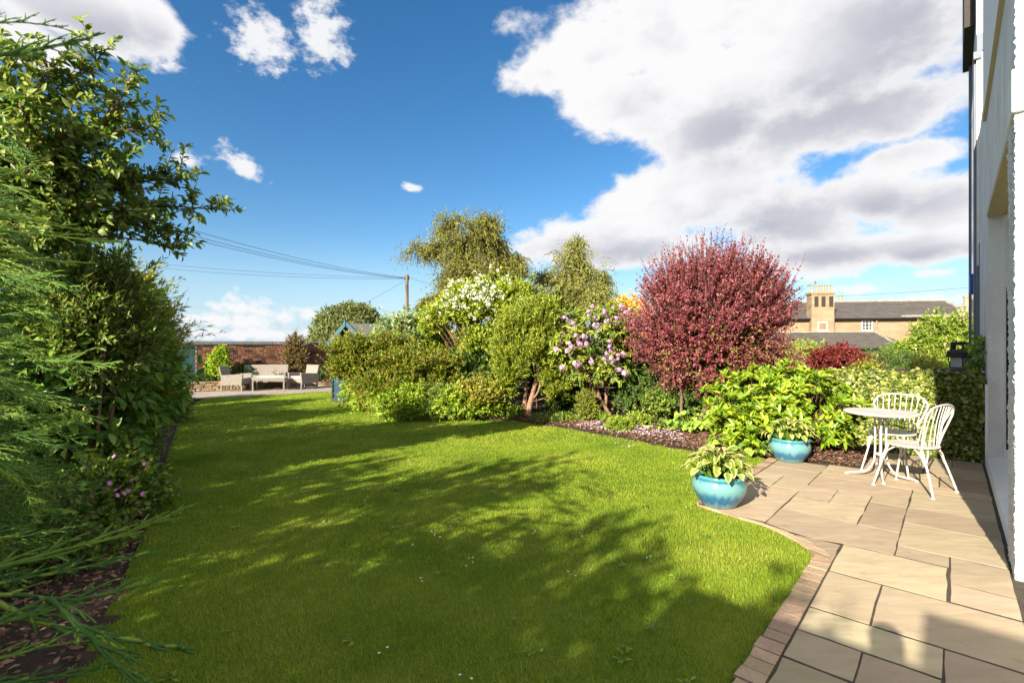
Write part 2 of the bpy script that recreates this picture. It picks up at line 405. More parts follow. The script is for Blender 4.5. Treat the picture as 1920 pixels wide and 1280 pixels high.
class MB:
    def __init__(s):
        s.v, s.f = [], []
    def add(s, v, f):
        b = len(s.v)
        s.v += [tuple(float(c) for c in p) for p in v]
        s.f += [tuple(i + b for i in q) for q in f]
        return s
    def box(s, c, size, ax=None, ay=None, az=None):
        ax = np.array(ax if ax is not None else (1, 0, 0), float); ay = np.array(ay if ay is not None else (0, 1, 0), float)
        az = np.array(az if az is not None else (0, 0, 1), float)
        c = np.array(c, float); h = np.array(size, float) / 2
        v = [c + ax * h[0] * x + ay * h[1] * y + az * h[2] * z for z in (-1, 1) for y in (-1, 1) for x in (-1, 1)]
        return s.add(v, [(0, 2, 3, 1), (4, 5, 7, 6), (0, 1, 5, 4), (2, 6, 7, 3), (0, 4, 6, 2), (1, 3, 7, 5)])
    def ubox(s, u0, u1, n0, n1, z0, z1):
        return s.box(uv((u0 + u1) / 2, (n0 + n1) / 2, (z0 + z1) / 2), (u1 - u0, n1 - n0, z1 - z0), UU, -NN)
    def cube8(s, v):
        return s.add(v, [(0, 2, 3, 1), (4, 5, 7, 6), (0, 1, 5, 4), (2, 6, 7, 3), (0, 4, 6, 2), (1, 3, 7, 5)])
    def prism(s, poly, z0, z1, inset=0.0):
        n = len(poly)
        p = np.array(poly, float)
        if np.sum(p[:, 0] * np.roll(p[:, 1], -1) - p[:, 1] * np.roll(p[:, 0], -1)) < 0:
            p = p[::-1]
        v = [(x, y, z0) for x, y in p] + [(x, y, z1 - inset) for x, y in p]
        f = [tuple(range(n - 1, -1, -1))] + [(i, (i + 1) % n, n + (i + 1) % n, n + i) for i in range(n)]
        if inset:
            c = p.mean(0)
            q = p + unit(c - p) * inset * 1.3
            v += [(x, y, z1) for x, y in q]
            f += [(n + i, n + (i + 1) % n, 2 * n + (i + 1) % n, 2 * n + i) for i in range(n)] + [tuple(range(2 * n, 3 * n))]
        else:
            f += [tuple(range(n, 2 * n))]
        return s.add(v, f)
    def tube(s, path, rad, seg=6, cap=True):
        P = np.array(path, float); n = len(P)
        r = np.full(n, rad, float) if np.isscalar(rad) else np.interp(np.linspace(0, 1, n), np.linspace(0, 1, len(rad)), rad)
        T = np.gradient(P, axis=0); T = unit(T)
        ref = np.array([0.0, 0, 1]) if abs(T[0][2]) < 0.9 else np.array([1.0, 0, 0])
        a = unit(np.cross(T[0], ref)); v = []
        for i in range(n):
            a = unit(a - T[i] * np.dot(a, T[i])); b = np.cross(T[i], a)
            for k in range(seg):
                t = 2 * math.pi * k / seg
                v.append(P[i] + (a * math.cos(t) + b * math.sin(t)) * r[i])
        f = [(i * seg + k, i * seg + (k + 1) % seg, (i + 1) * seg + (k + 1) % seg, (i + 1) * seg + k) for i in range(n - 1) for k in range(seg)]
        if cap:
            f += [tuple(range(seg - 1, -1, -1)), tuple((n - 1) * seg + k for k in range(seg))]
        return s.add(v, f)
    def lathe(s, prof, seg=32, c=(0, 0, 0), cap=True):
        n = len(prof); v = []
        for r, z in prof:
            for k in range(seg):
                t = 2 * math.pi * k / seg
                v.append((c[0] + r * math.cos(t), c[1] + r * math.sin(t), c[2] + z))
        f = [(i * seg + k, i * seg + (k + 1) % seg, (i + 1) * seg + (k + 1) % seg, (i + 1) * seg + k) for i in range(n - 1) for k in range(seg)]
        if cap:
            f += [tuple(range(seg - 1, -1, -1)), tuple((n - 1) * seg + k for k in range(seg))]
        return s.add(v, f)

def spline(pts, n=16):
    P = np.array(pts, float)
    if len(P) < 3:
        return P[0] + (P[1] - P[0]) * np.linspace(0, 1, n)[:, None]
    Q = np.vstack([2 * P[0] - P[1], P, 2 * P[-1] - P[-2]])
    out = []
    k = len(P) - 1
    for t in np.linspace(0, k - 1e-6, n):
        i = int(t); f = t - i
        a, b, c, d = Q[i], Q[i + 1], Q[i + 2], Q[i + 3]
        out.append(0.5 * ((2 * b) + (c - a) * f + (2 * a - 5 * b + 4 * c - d) * f * f + (3 * b - a - 3 * c + d) * f ** 3))
    return np.array(out)

def link(name, me, mat, parent=None, smooth=False, bevel=0.0):
    if mat is not None:
        me.materials.append(mat)
    o = bpy.data.objects.new(name, me)
    C.objects.link(o)
    if parent is not None:
        o.parent = parent
    if smooth:
        me.polygons.foreach_set('use_smooth', [True] * len(me.polygons))
    if bevel:
        b = o.modifiers.new('edge', 'BEVEL'); b.width = bevel; b.segments = 2; b.limit_method = 'ANGLE'
    return o

def obj(name, mb, mat, parent=None, smooth=False, bevel=0.0, world=False):
    """world=True: the vertices are given in world coordinates and are moved into the parent's frame."""
    me = bpy.data.meshes.new(name)
    v = mb.v
    if world and parent is not None:
        Mi = Matrix.Translation(parent.location) @ parent.rotation_euler.to_matrix().to_4x4()
        Mi.invert()
        v = [tuple(Mi @ Vector(p)) for p in v]
    me.from_pydata(v, [], mb.f)
    return link(name, me, mat, parent, smooth, bevel)

def npmesh(name, V, F, mat, parent=None, tint=None, smooth=False, kind=None, extra=None):
    me = bpy.data.meshes.new(name)
    V = np.ascontiguousarray(V, np.float32); F = np.ascontiguousarray(F, np.int32)
    k = F.shape[1]
    me.vertices.add(len(V)); me.vertices.foreach_set('co', V.ravel())
    me.loops.add(F.size); me.loops.foreach_set('vertex_index', F.ravel())
    me.polygons.add(len(F)); me.polygons.foreach_set('loop_start', np.arange(0, F.size, k, dtype=np.int32))
    me.update(calc_edges=True)
    if tint is not None:
        me.attributes.new('tint', 'FLOAT', 'POINT').data.foreach_set('value', np.ascontiguousarray(tint, np.float32))
    if extra is not None:
        me.attributes.new('edge', 'FLOAT', 'POINT').data.foreach_set('value', np.ascontiguousarray(extra, np.float32))
    o = link(name, me, mat, parent, smooth)
    if kind:
        o['kind'] = kind
    return o

# ------------------------------------------------------------------ foliage
SUNW = np.array([-LX, -LY, .2]) * .45          # leaves turn towards the light
def shoots(P, D, L, seg, rng, bend=(0, 0, 0), jit=0.12):
    P = np.asarray(P, float); d = unit(D); L = np.broadcast_to(L, (len(P),))
    pts = [P]
    b = np.asarray(bend, float) / seg
    for _ in range(seg):
        d = unit(d + b + rng.normal(0, jit, d.shape))
        pts.append(pts[-1] + d * (L / seg)[:, None])
    return np.stack(pts, 1)

def along(paths, k, rng, t0=0.0, t1=1.0, regular=False):
    m, s, _ = paths.shape
    t = (np.linspace(t0, t1, k)[None, :] + rng.normal(0, 0.02, (m, k)) if regular else rng.uniform(t0, t1, (m, k))).clip(0, 1)
    x = t * (s - 1); i = np.minimum(x.astype(int), s - 2); f = (x - i)[..., None]
    r = np.arange(m)[:, None]
    a, b = paths[r, i], paths[r, i + 1]
    return (a + (b - a) * f).reshape(-1, 3), unit(b - a).reshape(-1, 3), t.ravel()

def leafdirs(T, rng, spread=0.8, up=0.0):
    r = rng.normal(0, 1, T.shape)
    r = unit(r - T * np.sum(r * T, 1, keepdims=True))
    return unit(T * math.cos(spread) + r * math.sin(spread) + np.array([0, 0, up]))

def leafgeo(P, D, N, L, Wd, fold=0.18, curl=0.12, shape='q', rng=RNG):
    n = len(P)
    L = np.broadcast_to(L, (n,))[:, None]; Wd = np.broadcast_to(Wd, (n,))[:, None]
    B = unit(np.cross(D, N)); Nn = np.cross(B, D)
    if shape == 'q':
        V = np.stack([P, P + D * L * .45 + B * Wd * .5 + Nn * Wd * fold, P + D * L - Nn * L * curl, P + D * L * .45 - B * Wd * .5 + Nn * Wd * fold], 1)
        F = np.array([[0, 1, 2], [0, 2, 3]])
    else:
        V = np.stack([P, P + D * L * .3 + B * Wd * .46 + Nn * Wd * fold, P + D * L * .7 + B * Wd * .36 + Nn * (Wd * fold - L * curl * .5), P + D * L - Nn * L * curl,
                      P + D * L * .7 - B * Wd * .36 + Nn * (Wd * fold - L * curl * .5), P + D * L * .3 - B * Wd * .46 + Nn * Wd * fold], 1)
        F = np.array([[0, 1, 2], [0, 2, 3], [0, 3, 4], [0, 4, 5]])
    k = V.shape[1]
    FF = (F[None] + (np.arange(n) * k)[:, None, None]).reshape(-1, 3)
    tint = np.repeat(rng.uniform(0, .999, n), k)
    return V.reshape(-1, 3), FF, tint

def tubes3(paths, r0, r1):
    m, s, _ = paths.shape
    T = unit(np.gradient(paths, axis=1))
    ref = np.where(np.abs(T[..., 2:3]) < 0.9, np.array([0, 0, 1.0]), np.array([1.0, 0, 0]))
    a = unit(np.cross(T, ref)); b = np.cross(T, a)
    r0 = np.broadcast_to(r0, (m,))
    r = (r0[:, None] * np.linspace(1, 0, s)[None] + r1 * np.linspace(0, 1, s)[None])[..., None]
    V = np.stack([paths + (a * math.cos(q) + b * math.sin(q)) * r for q in (0, 2.094, 4.189)], 2)
    i = np.arange(s - 1); F = []
    for k in range(3):
        k2 = (k + 1) % 3
        F += [np.stack([i * 3 + k, i * 3 + k2, i * 3 + 3 + k2, i * 3 + 3 + k], 1)]
    F = np.concatenate(F)
    FF = (F[None] + (np.arange(m) * s * 3)[:, None, None]).reshape(-1, 4)
    return V.reshape(-1, 3), FF

def lump(d, seed, amp, freq=1.6):
    return 1 + amp * (vnoise(d * freq + 5, seed) - 0.5) * 2 + amp * .5 * (vnoise(d * freq * 2.3 + 9, seed + 1) - 0.5) * 2

def crown_paths(rng, c, rad, n, L, seed=1, amp=.3, up=.4, bend=(0, 0, 0), jit=.12, seg=4, zmin=-1.0, shell=.55, hole=0.0, hfreq=2.5, outw=1.0):
    rad = np.array(rad, float); c = np.array(c, float)
    d = unit(rng.normal(0, 1, (int(n * 1.6) + 50, 3)))
    d = d[d[:, 2] > zmin][:n]
    f = rng.uniform(shell ** 2, 1, len(d)) ** .5
    p = c + d * rad * (lump(d, seed, amp) * f)[:, None]
    if hole:
        p_ok = vnoise(p * hfreq, seed + 3) > hole
        p, d = p[p_ok], d[p_ok]
    D = unit(unit(d / rad) * outw + np.array([0, 0, up]) + rng.normal(0, .25, d.shape))
    Ls = L * rng.uniform(.6, 1.25, len(p)) * np.where(rng.random(len(p)) < .07, 1.8 if L < .5 else 1.25, 1.0)
    p = p + D * np.maximum(Ls - 1.25 * L, 0)[:, None] * .6
    return shoots(p - D * (Ls * .65)[:, None], D, Ls, seg, rng, bend, jit), d

def crown(parent, mat, paths, k, LL, LW, rng, spread=.9, up=.15, t0=.15, shape='q', name='crown', stem=(.004, .0015), stemmat='twig', fold=.18, curl=.12, nup=.8, kind='stuff', keep=None, var=.38):
    P, T, t = along(paths, k, rng, t0, 1.0)
    D = leafdirs(T, rng, spread, up)
    N = unit(rng.normal(0, .45, P.shape) + np.array([0, 0, nup]) + T * .2 + SUNW)
    sc = rng.uniform(1 - var, 1 + var, len(P)) * (1.08 - .25 * t)
    if keep is not None:
        q = keep(P); P, D, N, sc = P[q], D[q], N[q], sc[q]
    V, F, tint = leafgeo(P, D, N, LL * sc, LW * sc, fold, curl, shape, rng)
    o = npmesh(name, V, F, M[mat], parent, tint, kind=kind)
    if stem:
        V, F = tubes3(paths, stem[0], stem[1])
        s = npmesh('twigs', V, F, M[stemmat], parent, kind='stuff')
    return o

def limb(parent, name, paths, mat, seg=7):
    """paths: list of (points, radii): each trunk or limb of the plant, one mesh"""
    mb = MB()
    for pts, r in paths:
        p = spline(pts, max(8, 5 * len(pts)))
        mb.tube(p, r, seg)
    return obj(name, mb, M[mat], parent, smooth=True)

_proto = {}
def leafproto(key, prof, wid, fold=.16, curl=.25, cols=2, wave=0.0):
    """a single leaf of unit length along +Y, normal +Z; prof: half width along the leaf"""
    if key in _proto:
        return _proto[key]
    rows = len(prof); V = []; E = []; F = []
    for i, w in enumerate(prof):
        t = i / (rows - 1)
        y = math.sin(t * curl * 1.6) / max(curl * 1.6, 1e-6); z = -(1 - math.cos(t * curl * 1.6)) / max(curl * 1.6, 1e-6)
        for j in range(-cols, cols + 1):
            s = j / cols
            V.append((s * w * wid, y, z + abs(s) * w * wid * fold * 2 + wave * math.sin(t * 9 + s * 2) * abs(s) * w))
            E.append(max(abs(s), 0 if t < .85 else .5))
    q = 2 * cols + 1
    for i in range(rows - 1):
        for j in range(q - 1):
            F.append((i * q + j, i * q + j + 1, (i + 1) * q + j + 1, (i + 1) * q + j))
    me = bpy.data.meshes.new('leaf')
    me.from_pydata(V, [], F)
    me.attributes.new('tint', 'FLOAT', 'POINT')
    me.attributes.new('edge', 'FLOAT', 'POINT').data.foreach_set('value', E)
    me.polygons.foreach_set('use_smooth', [True] * len(F))
    _proto[key] = me
    return me

def put_leaves(parent, meshes, mat, P, D, N, Ls, rng, name='leaf'):
    D = unit(D); B = unit(np.cross(D, N)); Nn = np.cross(B, D)
    for me in meshes:
        if not me.materials:
            me.materials.append(M[mat])
    pick = rng.integers(0, len(meshes), len(P))
    for i in range(len(P)):
        o = bpy.data.objects.new(name, meshes[pick[i]])
        s = float(Ls[i])
        b, d, n = B[i] * s, D[i] * s, Nn[i] * s
        o.matrix_local = Matrix(((b[0], d[0], n[0], P[i][0]), (b[1], d[1], n[1], P[i][1]), (b[2], d[2], n[2], P[i][2]), (0, 0, 0, 1)))
        C.objects.link(o)
        o.parent = parent

LEAF_OVAL = [.04, .55, .92, 1.0, .8, .45, .03]
LEAF_LANCE = [.05, .5, .85, 1.0, .9, .55, .03]

def leafy(parent, mat, paths, k, LL, LW, rng, protos, nbest=300, spread=.8, up=.15, t0=.2, nup=.8, whorl=False, front=None, shape='l', curl=.2):
    """every leaf placed on the shoots; the nbest that show largest (near and outside) are objects, the rest one mesh"""
    P, T, t = along(paths, k, rng, t0, 1.0)
    if whorl:
        P = P * .35 + np.repeat(paths[:, -1], k, 0) * .65
    D = leafdirs(T, rng, spread, up)
    N = unit(rng.normal(0, .35, P.shape) + np.array([0, 0, nup]) + T * .35 + SUNW)
    sc = rng.uniform(.75, 1.2, len(P))
    root = np.array(parent.location)
    c = P.mean(0)
    view = unit(np.array([0, 0, CAM_H]) - root - c)
    score = (P - c) @ view + (0 if front is None else front(P + root))
    order = np.argsort(-score)
    pool = order[:nbest * 4]
    a = rng.permutation(pool)[:nbest]
    mask = np.zeros(len(P), bool); mask[a] = True
    put_leaves(parent, protos, mat, P[mask], D[mask], N[mask], LL * sc[mask], rng)
    V, F, tint = leafgeo(P[~mask], D[~mask], N[~mask], LL * sc[~mask], LW * sc[~mask], .14, curl, shape, rng)
    npmesh('foliage', V, F, M[mat], parent, tint, kind='stuff')
    V, F = tubes3(paths, .006, .002)
    npmesh('twigs', V, F, M['twig'], parent, kind='stuff')

# ================================================================== THE GROUND
def sheet(name, poly, z, mat, kind='structure'):
    me = bpy.data.meshes.new(name)
    me.from_pydata([(x, y, z) for x, y in poly], [], [tuple(range(len(poly)))])
    return tag(link(name, me, mat), kind=kind)

sheet('ground', [(-900, -300), (900, -300), (900, 1500), (-900, 1500)], -0.05, M['field'])
KERB = [(-1.5, -.71), (3.87, -.71), (4.0, -.73), (4.16, -.86), (4.35, -1.12), (4.42, -1.5), (4.5, -1.76), (4.62, -1.79), (6.9, -1.78)]
kerb_xy = [tuple(uv(u, n)[:2]) for u, n in KERB]
bed_front = [(3.30, 6.5), (2.80, 6.62), (2.33, 7.05), (1.73, 7.86), (.96, 8.72), (0, 9.65), (-1.38, 9.62), (-2.43, 10.0), (-3.3, 10.9), (-3.43, 11.5), (-4.72, 12.9)]
back_edge = [(-5.72, 15.8), (-8.64, 13.47)]
left_edge = [(-7.6, 11.2), (-6.03, 8.7), (-4.9, 6.9), (-3.91, 5.38), (-2.93, 3.85), (-2.4, 2.94), (-2.05, 2.29), (-1.3, .8), (-1.2, -3)]
LAWN = kerb_xy + bed_front + back_edge + left_edge

# lawn: a sheet in the shape of the lawn, with geometry for the turf on top
m, t = new_mat('turf')
N_, L_ = t.nodes.new, t.links.new
o_, p_ = N_('ShaderNodeOutputMaterial'), N_('ShaderNodeBsdfPrincipled')
L_(p_.outputs[0], o_.inputs[0]); p_.inputs['Roughness'].default_value = 1.0; p_.inputs['Specular IOR Level'].default_value = 0.1
g_ = N_('ShaderNodeTexCoord'); a_ = N_('ShaderNodeTexNoise'); a_.inputs['Scale'].default_value = 1.3; a_.inputs['Detail'].default_value = 7
L_(g_.outputs['Object'], a_.inputs['Vector'])
r_ = N_('ShaderNodeValToRGB')
r_.color_ramp.elements[0].position = .3; r_.color_ramp.elements[0].color = (.08, .12, .012, 1)
r_.color_ramp.elements[1].position = .7; r_.color_ramp.elements[1].color = (.17, .18, .03, 1)
L_(a_.outputs['Fac'], r_.inputs[0]); L_(r_.outputs[0], p_.inputs['Base Color'])
M['turf'] = m
sheet('lawn', LAWN, 0.0, M['turf'])

m, t = new_mat('grass_blades')
N_, L_ = t.nodes.new, t.links.new
o_, p_, tr_, ms_ = N_('ShaderNodeOutputMaterial'), N_('ShaderNodeBsdfPrincipled'), N_('ShaderNodeBsdfTranslucent'), N_('ShaderNodeMixShader')
at_ = N_('ShaderNodeAttribute'); at_.attribute_name = 'tint'
g_ = N_('ShaderNodeTexCoord'); a_ = N_('ShaderNodeTexNoise'); a_.inputs['Scale'].default_value = .9; a_.inputs['Detail'].default_value = 6; a_.inputs['Roughness'].default_value = .65
L_(g_.outputs['Object'], a_.inputs['Vector'])
ad_ = N_('ShaderNodeMath'); ad_.operation = 'MULTIPLY_ADD'; ad_.inputs[1].default_value = .55
sb_ = N_('ShaderNodeMath'); sb_.operation = 'MULTIPLY_ADD'; sb_.inputs[1].default_value = 1.5; sb_.inputs[2].default_value = -.56
L_(a_.outputs['Fac'], sb_.inputs[0]); L_(at_.outputs['Fac'], ad_.inputs[0]); L_(sb_.outputs[0], ad_.inputs[2])
r_ = N_('ShaderNodeValToRGB')
ramp(r_, [(0, (.095, .22, .012)), (1, (.60, .54, .22)), (.45, (.265, .375, .022)), (.78, (.42, .46, .055))])
L_(ad_.outputs[0], r_.inputs[0]); L_(r_.outputs[0], p_.inputs['Base Color']); L_(r_.outputs[0], tr_.inputs['Color'])
p_.inputs['Roughness'].default_value = .6; p_.inputs['Specular IOR Level'].default_value = .25
ms_.inputs[0].default_value = .35
L_(p_.outputs[0], ms_.inputs[1]); L_(tr_.outputs[0], ms_.inputs[2]); L_(ms_.outputs[0], o_.inputs[0])
M['grass'] = m

def inside(poly, x, y):
    r = np.zeros(len(x), bool); p = np.array(poly)
    j = len(p) - 1
    for i in range(len(p)):
        xi, yi = p[i]; xj, yj = p[j]
        c = ((yi > y) != (yj > y)) & (x < (xj - xi) * (y - yi) / (yj - yi + 1e-12) + xi)
        r ^= c; j = i
    return r

def grass():
    rng = np.random.default_rng(3)
    Vs, Fs, Ts = [], [], []
    base = 0
    for (y0, y1, dens, h, w) in ((1.2, 3.2, 30000, .018, .0029), (3.2, 4.8, 18000, .018, .0038), (4.8, 7.5, 9000, .018, .0056), (7.5, 16, 3200, .019, .0105)):
        x0, x1 = -y1 * 1.12 - .3, min(y1 * .75, 3.6)
        n = int((x1 - x0) * (y1 - y0) * dens)
        x = rng.uniform(x0, x1, n); y = rng.uniform(y0, y1, n)
        edge = .02
        q = inside(LAWN, x, y) & (x > -1.12 * y - .2)
        x, y = x[q], y[q]; n = len(x)
        cl = vnoise(np.stack([x * 9, y * 9, x * 0], 1), 4)
        hh = h * rng.uniform(.5, 1.35, n) * (.65 + .7 * cl)
        th = rng.uniform(0, 2 * math.pi, n); ln = rng.uniform(.1, .95, n)
        P = np.stack([x, y, np.zeros(n)], 1)
        s = np.stack([-np.sin(th), np.cos(th), 0 * th], 1) * (w * rng.uniform(.6, 1.3, n) / 2)[:, None]
        tip = P + np.stack([np.cos(th) * ln, np.sin(th) * ln, np.ones(n)], 1) * hh[:, None]
        V = np.stack([P - s, P + s, tip], 1)
        Vs.append(V.reshape(-1, 3)); Fs.append(np.arange(n * 3).reshape(-1, 3) + base); base += n * 3
        Ts.append(np.repeat(np.clip(rng.beta(1.3, 1.9, n) + (vnoise(np.stack([x * 3.1, y * 3.1, x * 0], 1), 9) - .5) * .3, 0, 1), 3))
    npmesh('grass', np.concatenate(Vs), np.concatenate(Fs), M['grass'], None, np.concatenate(Ts), kind='stuff')
grass()

# flower beds: soil with a raised, uneven surface
def bed(name, poly, seed):
    p = np.array(poly); x0, y0 = p.min(0); x1, y1 = p.max(0)
    st = .16
    nx, ny = int((x1 - x0) / st) + 2, int((y1 - y0) / st) + 2
    X, Y = np.meshgrid(x0 + np.arange(nx) * st, y0 + np.arange(ny) * st)
    Z = .004 + .05 * vnoise(np.stack([X * 2.2, Y * 2.2, X * 0], -1), seed)
    ok = inside(poly, X.ravel(), Y.ravel()).reshape(X.shape)
    Z = np.where(ok, Z, -.03)
    i = np.arange((ny - 1) * (nx - 1)); r, c = i // (nx - 1), i % (nx - 1)
    F = np.stack([r * nx + c, r * nx + c + 1, (r + 1) * nx + c + 1, (r + 1) * nx + c], 1)
    keep = ok.ravel()[F].any(1)
    npmesh(name, np.stack([X, Y, Z], -1).reshape(-1, 3), F[keep], M['soil'], None, smooth=True, kind='structure')

RBED = [tuple(uv(6.9, -1.80)[:2])] + bed_front[:-1] + [(-2.0, 13.5), (1.4, 11.9), (6.6, 7.0), tuple(uv(8.9, .3)[:2]), tuple(uv(8.75, -.72)[:2]), tuple(uv(7.6, -.83)[:2]), tuple(uv(7.14, -1.1)[:2]), tuple(uv(7.08, -1.7)[:2])]
LBED = left_edge + [(-3, -3), (-7, 0), (-12, 9), (-12, 13.2), (-8.8, 13.2)]
bed('flower_bed', RBED, 2)
bed('flower_bed', LBED, 5)

def scatter(name, poly, n, lo, hi, mat, rng, flat=.5, z=.02, zr=.05, clip=None, asp=.35):
    p = np.array(poly); a, b = p.min(0), p.max(0)
    x = rng.uniform(a[0], b[0], n * 3); y = rng.uniform(a[1], b[1], n * 3)
    q = inside(poly, x, y)
    x, y = x[q][:n], y[q][:n]
    P = np.stack([x, y, z + rng.uniform(0, zr, len(x))], 1)
    th = rng.uniform(0, 6.28, len(x))
    D = unit(np.stack([np.cos(th), np.sin(th), rng.normal(0, .2, len(x))], 1))
    N = unit(np.array([0, 0, 1.0]) + rng.normal(0, flat, P.shape))
    L = rng.uniform(lo, hi, len(x))
    V, F, t = leafgeo(P, D, N, L, L * asp, .1, .05, 'q', rng)
    return npmesh(name, V, F, M[mat], None, t, kind='stuff')

rg = np.random.default_rng(21)
scatter('bark_mulch', [(3.4, 6.4), (2.8, 6.6), (2.33, 7.05), (1.73, 7.86), (.96, 8.72), (-.1, 9.65), (-1.3, 9.65), (-1.3, 10.4), (.6, 10.4), (2.6, 9.2), (3.6, 7.4)], 14000, .02, .06, 'chips', rg)
scatter('bark_mulch', [tuple(uv(u, n)[:2]) for u, n in ((6.95, -1.75), (7.1, -1.2), (7.15, -.85), (8.7, -.72), (8.9, -2.2), (7.2, -2.4))], 5000, .02, .06, 'chips', rg)
scatter('bark_mulch', [(-3.9, 5.3), (-2.93, 3.85), (-2.4, 2.94), (-1.6, 1.5), (-2.6, 1.3), (-4.5, 3.6), (-5, 5)], 7000, .02, .06, 'chips', rg)
scatter('bark_mulch', [(-2.4, 10.0), (-3.3, 10.9), (-3.4, 11.5), (-2.6, 11.2), (-1.8, 10.3)], 1500, .03, .07, 'chips', rg)
scatter('fallen_petals', [gr(1060, 806)[:2], gr(1200, 822)[:2], gr(1290, 838)[:2], gr(1280, 815)[:2], gr(1180, 800)[:2], gr(1110, 795)[:2]], 900, .02, .045, 'petal_fallen', rg, .3, .06, .03, asp=.7)
scatter('fallen_petals', [gr(1060, 803)[:2], gr(1200, 822)[:2], gr(1300, 850)[:2], gr(1200, 850)[:2], gr(1080, 825)[:2]], 70, .02, .04, 'petal_fallen', rg, .3, .03, .01, asp=.7)
P0 = np.array([gr(*q)[:2] for q in ((610, 990), (615, 985), (770, 1030), (820, 1005), (815, 1015), (880, 1060), (880, 1055), (795, 1095), (1000, 1010), (1080, 1010), (1070, 1085), (1220, 1055), (715, 1225), (880, 1272), (1300, 960), (560, 900), (690, 940), (850, 990))])
P3 = np.concatenate([P0 + rg.normal(0, .03, P0.shape) for _ in range(2)])
Pd = np.concatenate([np.c_[P3, np.full(len(P3), .034)]] * 5)
th = np.repeat(np.arange(5) * 1.2566, len(P3))
V, F, tt = leafgeo(Pd, unit(np.c_[np.cos(th), np.sin(th), th * 0 + .2]), np.tile([0, 0, 1.0], (len(Pd), 1)), .009, .007, 0, 0, 'q', rg)
npmesh('daisies', V, F, M['petal_white'], None, tt, kind='stuff')
rw = np.random.default_rng(77)
wc = np.stack([rw.uniform(-3, 1.6, 60), rw.uniform(2.0, 6.5, 60)], 1); wc = wc[inside(LAWN, wc[:, 0], wc[:, 1])]
Pw = np.repeat(np.c_[wc, np.full(len(wc), .016)], 9, 0) + np.c_[rw.normal(0, .02, (len(wc) * 9, 2)), np.zeros(len(wc) * 9)]
th = rw.uniform(0, 6.28, len(Pw))
V, F, tt = leafgeo(Pw, unit(np.c_[np.cos(th), np.sin(th), th * 0 + .25]), unit(np.array([0, 0, 1.0]) + rw.normal(0, .2, Pw.shape)), rw.uniform(.015, .04, len(Pw)), .016, .1, .2, 'l', rw)
npmesh('lawn_weeds', V, F, M['l_geranium'], None, tt, kind='stuff')
mbx = MB(); c0 = gr(970, 1160, .03)
lp = leafproto('fallen', LEAF_OVAL, .28, .2, .6)
fo = bpy.data.objects.new('fallen_leaf', lp.copy()); fo.location = c0; fo.scale = (.045,) * 3; fo.rotation_euler = (.2, .1, 1.4)
fo.data.materials.append(pbr('dry_leaf', (.32, .15, .07), .8)); C.objects.link(fo)
tag(fo, 'small dry brown leaf lying alone on the shaded lawn', 'leaf')

# ------------------------------------------------------------------ patio
m, t = new_mat('sandstone')
N_, L_ = t.nodes.new, t.links.new
o_, p_ = N_('ShaderNodeOutputMaterial'), N_('ShaderNodeBsdfPrincipled'); L_(p_.outputs[0], o_.inputs[0])
g_ = N_('ShaderNodeTexCoord'); oi_ = N_('ShaderNodeObjectInfo')
mp_ = N_('ShaderNodeMapping'); mp_.inputs['Rotation'].default_value = (0, 0, R(42)); mp_.inputs['Scale'].default_value = (1.5, 5.5, 1)
va_ = N_('ShaderNodeVectorMath'); va_.operation = 'ADD'
cm_ = N_('ShaderNodeCombineXYZ'); mu_ = N_('ShaderNodeMath'); mu_.operation = 'MULTIPLY'; mu_.inputs[1].default_value = 37.0
L_(oi_.outputs['Random'], mu_.inputs[0]); L_(mu_.outputs[0], cm_.inputs[2]); L_(g_.outputs['Object'], va_.inputs[0]); L_(cm_.outputs[0], va_.inputs[1])
L_(va_.outputs[0], mp_.inputs[0])
n1 = N_('ShaderNodeTexNoise'); n1.inputs['Scale'].default_value = 2.2; n1.inputs['Detail'].default_value = 8; n1.inputs['Distortion'].default_value = .6
L_(mp_.outputs[0], n1.inputs['Vector'])
rp_ = N_('ShaderNodeValToRGB')
ramp(rp_, [(.22, (.33, .26, .168)), (.78, (.435, .36, .248)), (.5, (.385, .308, .205))])
L_(n1.outputs['Fac'], rp_.inputs[0])
h_ = N_('ShaderNodeHueSaturation')
hr = N_('ShaderNodeMapRange'); hr.inputs[3].default_value = .484; hr.inputs[4].default_value = .514; L_(oi_.outputs['Random'], hr.inputs[0]); L_(hr.outputs[0], h_.inputs['Hue'])
f1 = N_('ShaderNodeMath'); f1.operation = 'MULTIPLY'; f1.inputs[1].default_value = 11.7; f2 = N_('ShaderNodeMath'); f2.operation = 'FRACT'
L_(oi_.outputs['Random'], f1.inputs[0]); L_(f1.outputs[0], f2.inputs[0])
vr = N_('ShaderNodeMapRange'); vr.inputs[3].default_value = .78; vr.inputs[4].default_value = 1.14; L_(f2.outputs[0], vr.inputs[0]); L_(vr.outputs[0], h_.inputs['Value'])
L_(rp_.outputs[0], h_.inputs['Color'])
n2 = N_('ShaderNodeTexNoise'); n2.inputs['Scale'].default_value = 9; n2.inputs['Detail'].default_value = 5; L_(va_.outputs[0], n2.inputs['Vector'])
st_ = N_('ShaderNodeMapRange'); st_.inputs[1].default_value = .62; st_.inputs[2].default_value = .74; st_.inputs[4].default_value = .3; L_(n2.outputs['Fac'], st_.inputs[0])
mx_ = N_('ShaderNodeMix'); mx_.data_type = 'RGBA'; L_(st_.outputs[0], mx_.inputs[0]); L_(h_.outputs[0], mx_.inputs[6]); mx_.inputs[7].default_value = (.18, .135, .09, 1)
v3 = N_('ShaderNodeTexVoronoi'); v3.inputs['Scale'].default_value = 22; L_(va_.outputs[0], v3.inputs['Vector'])
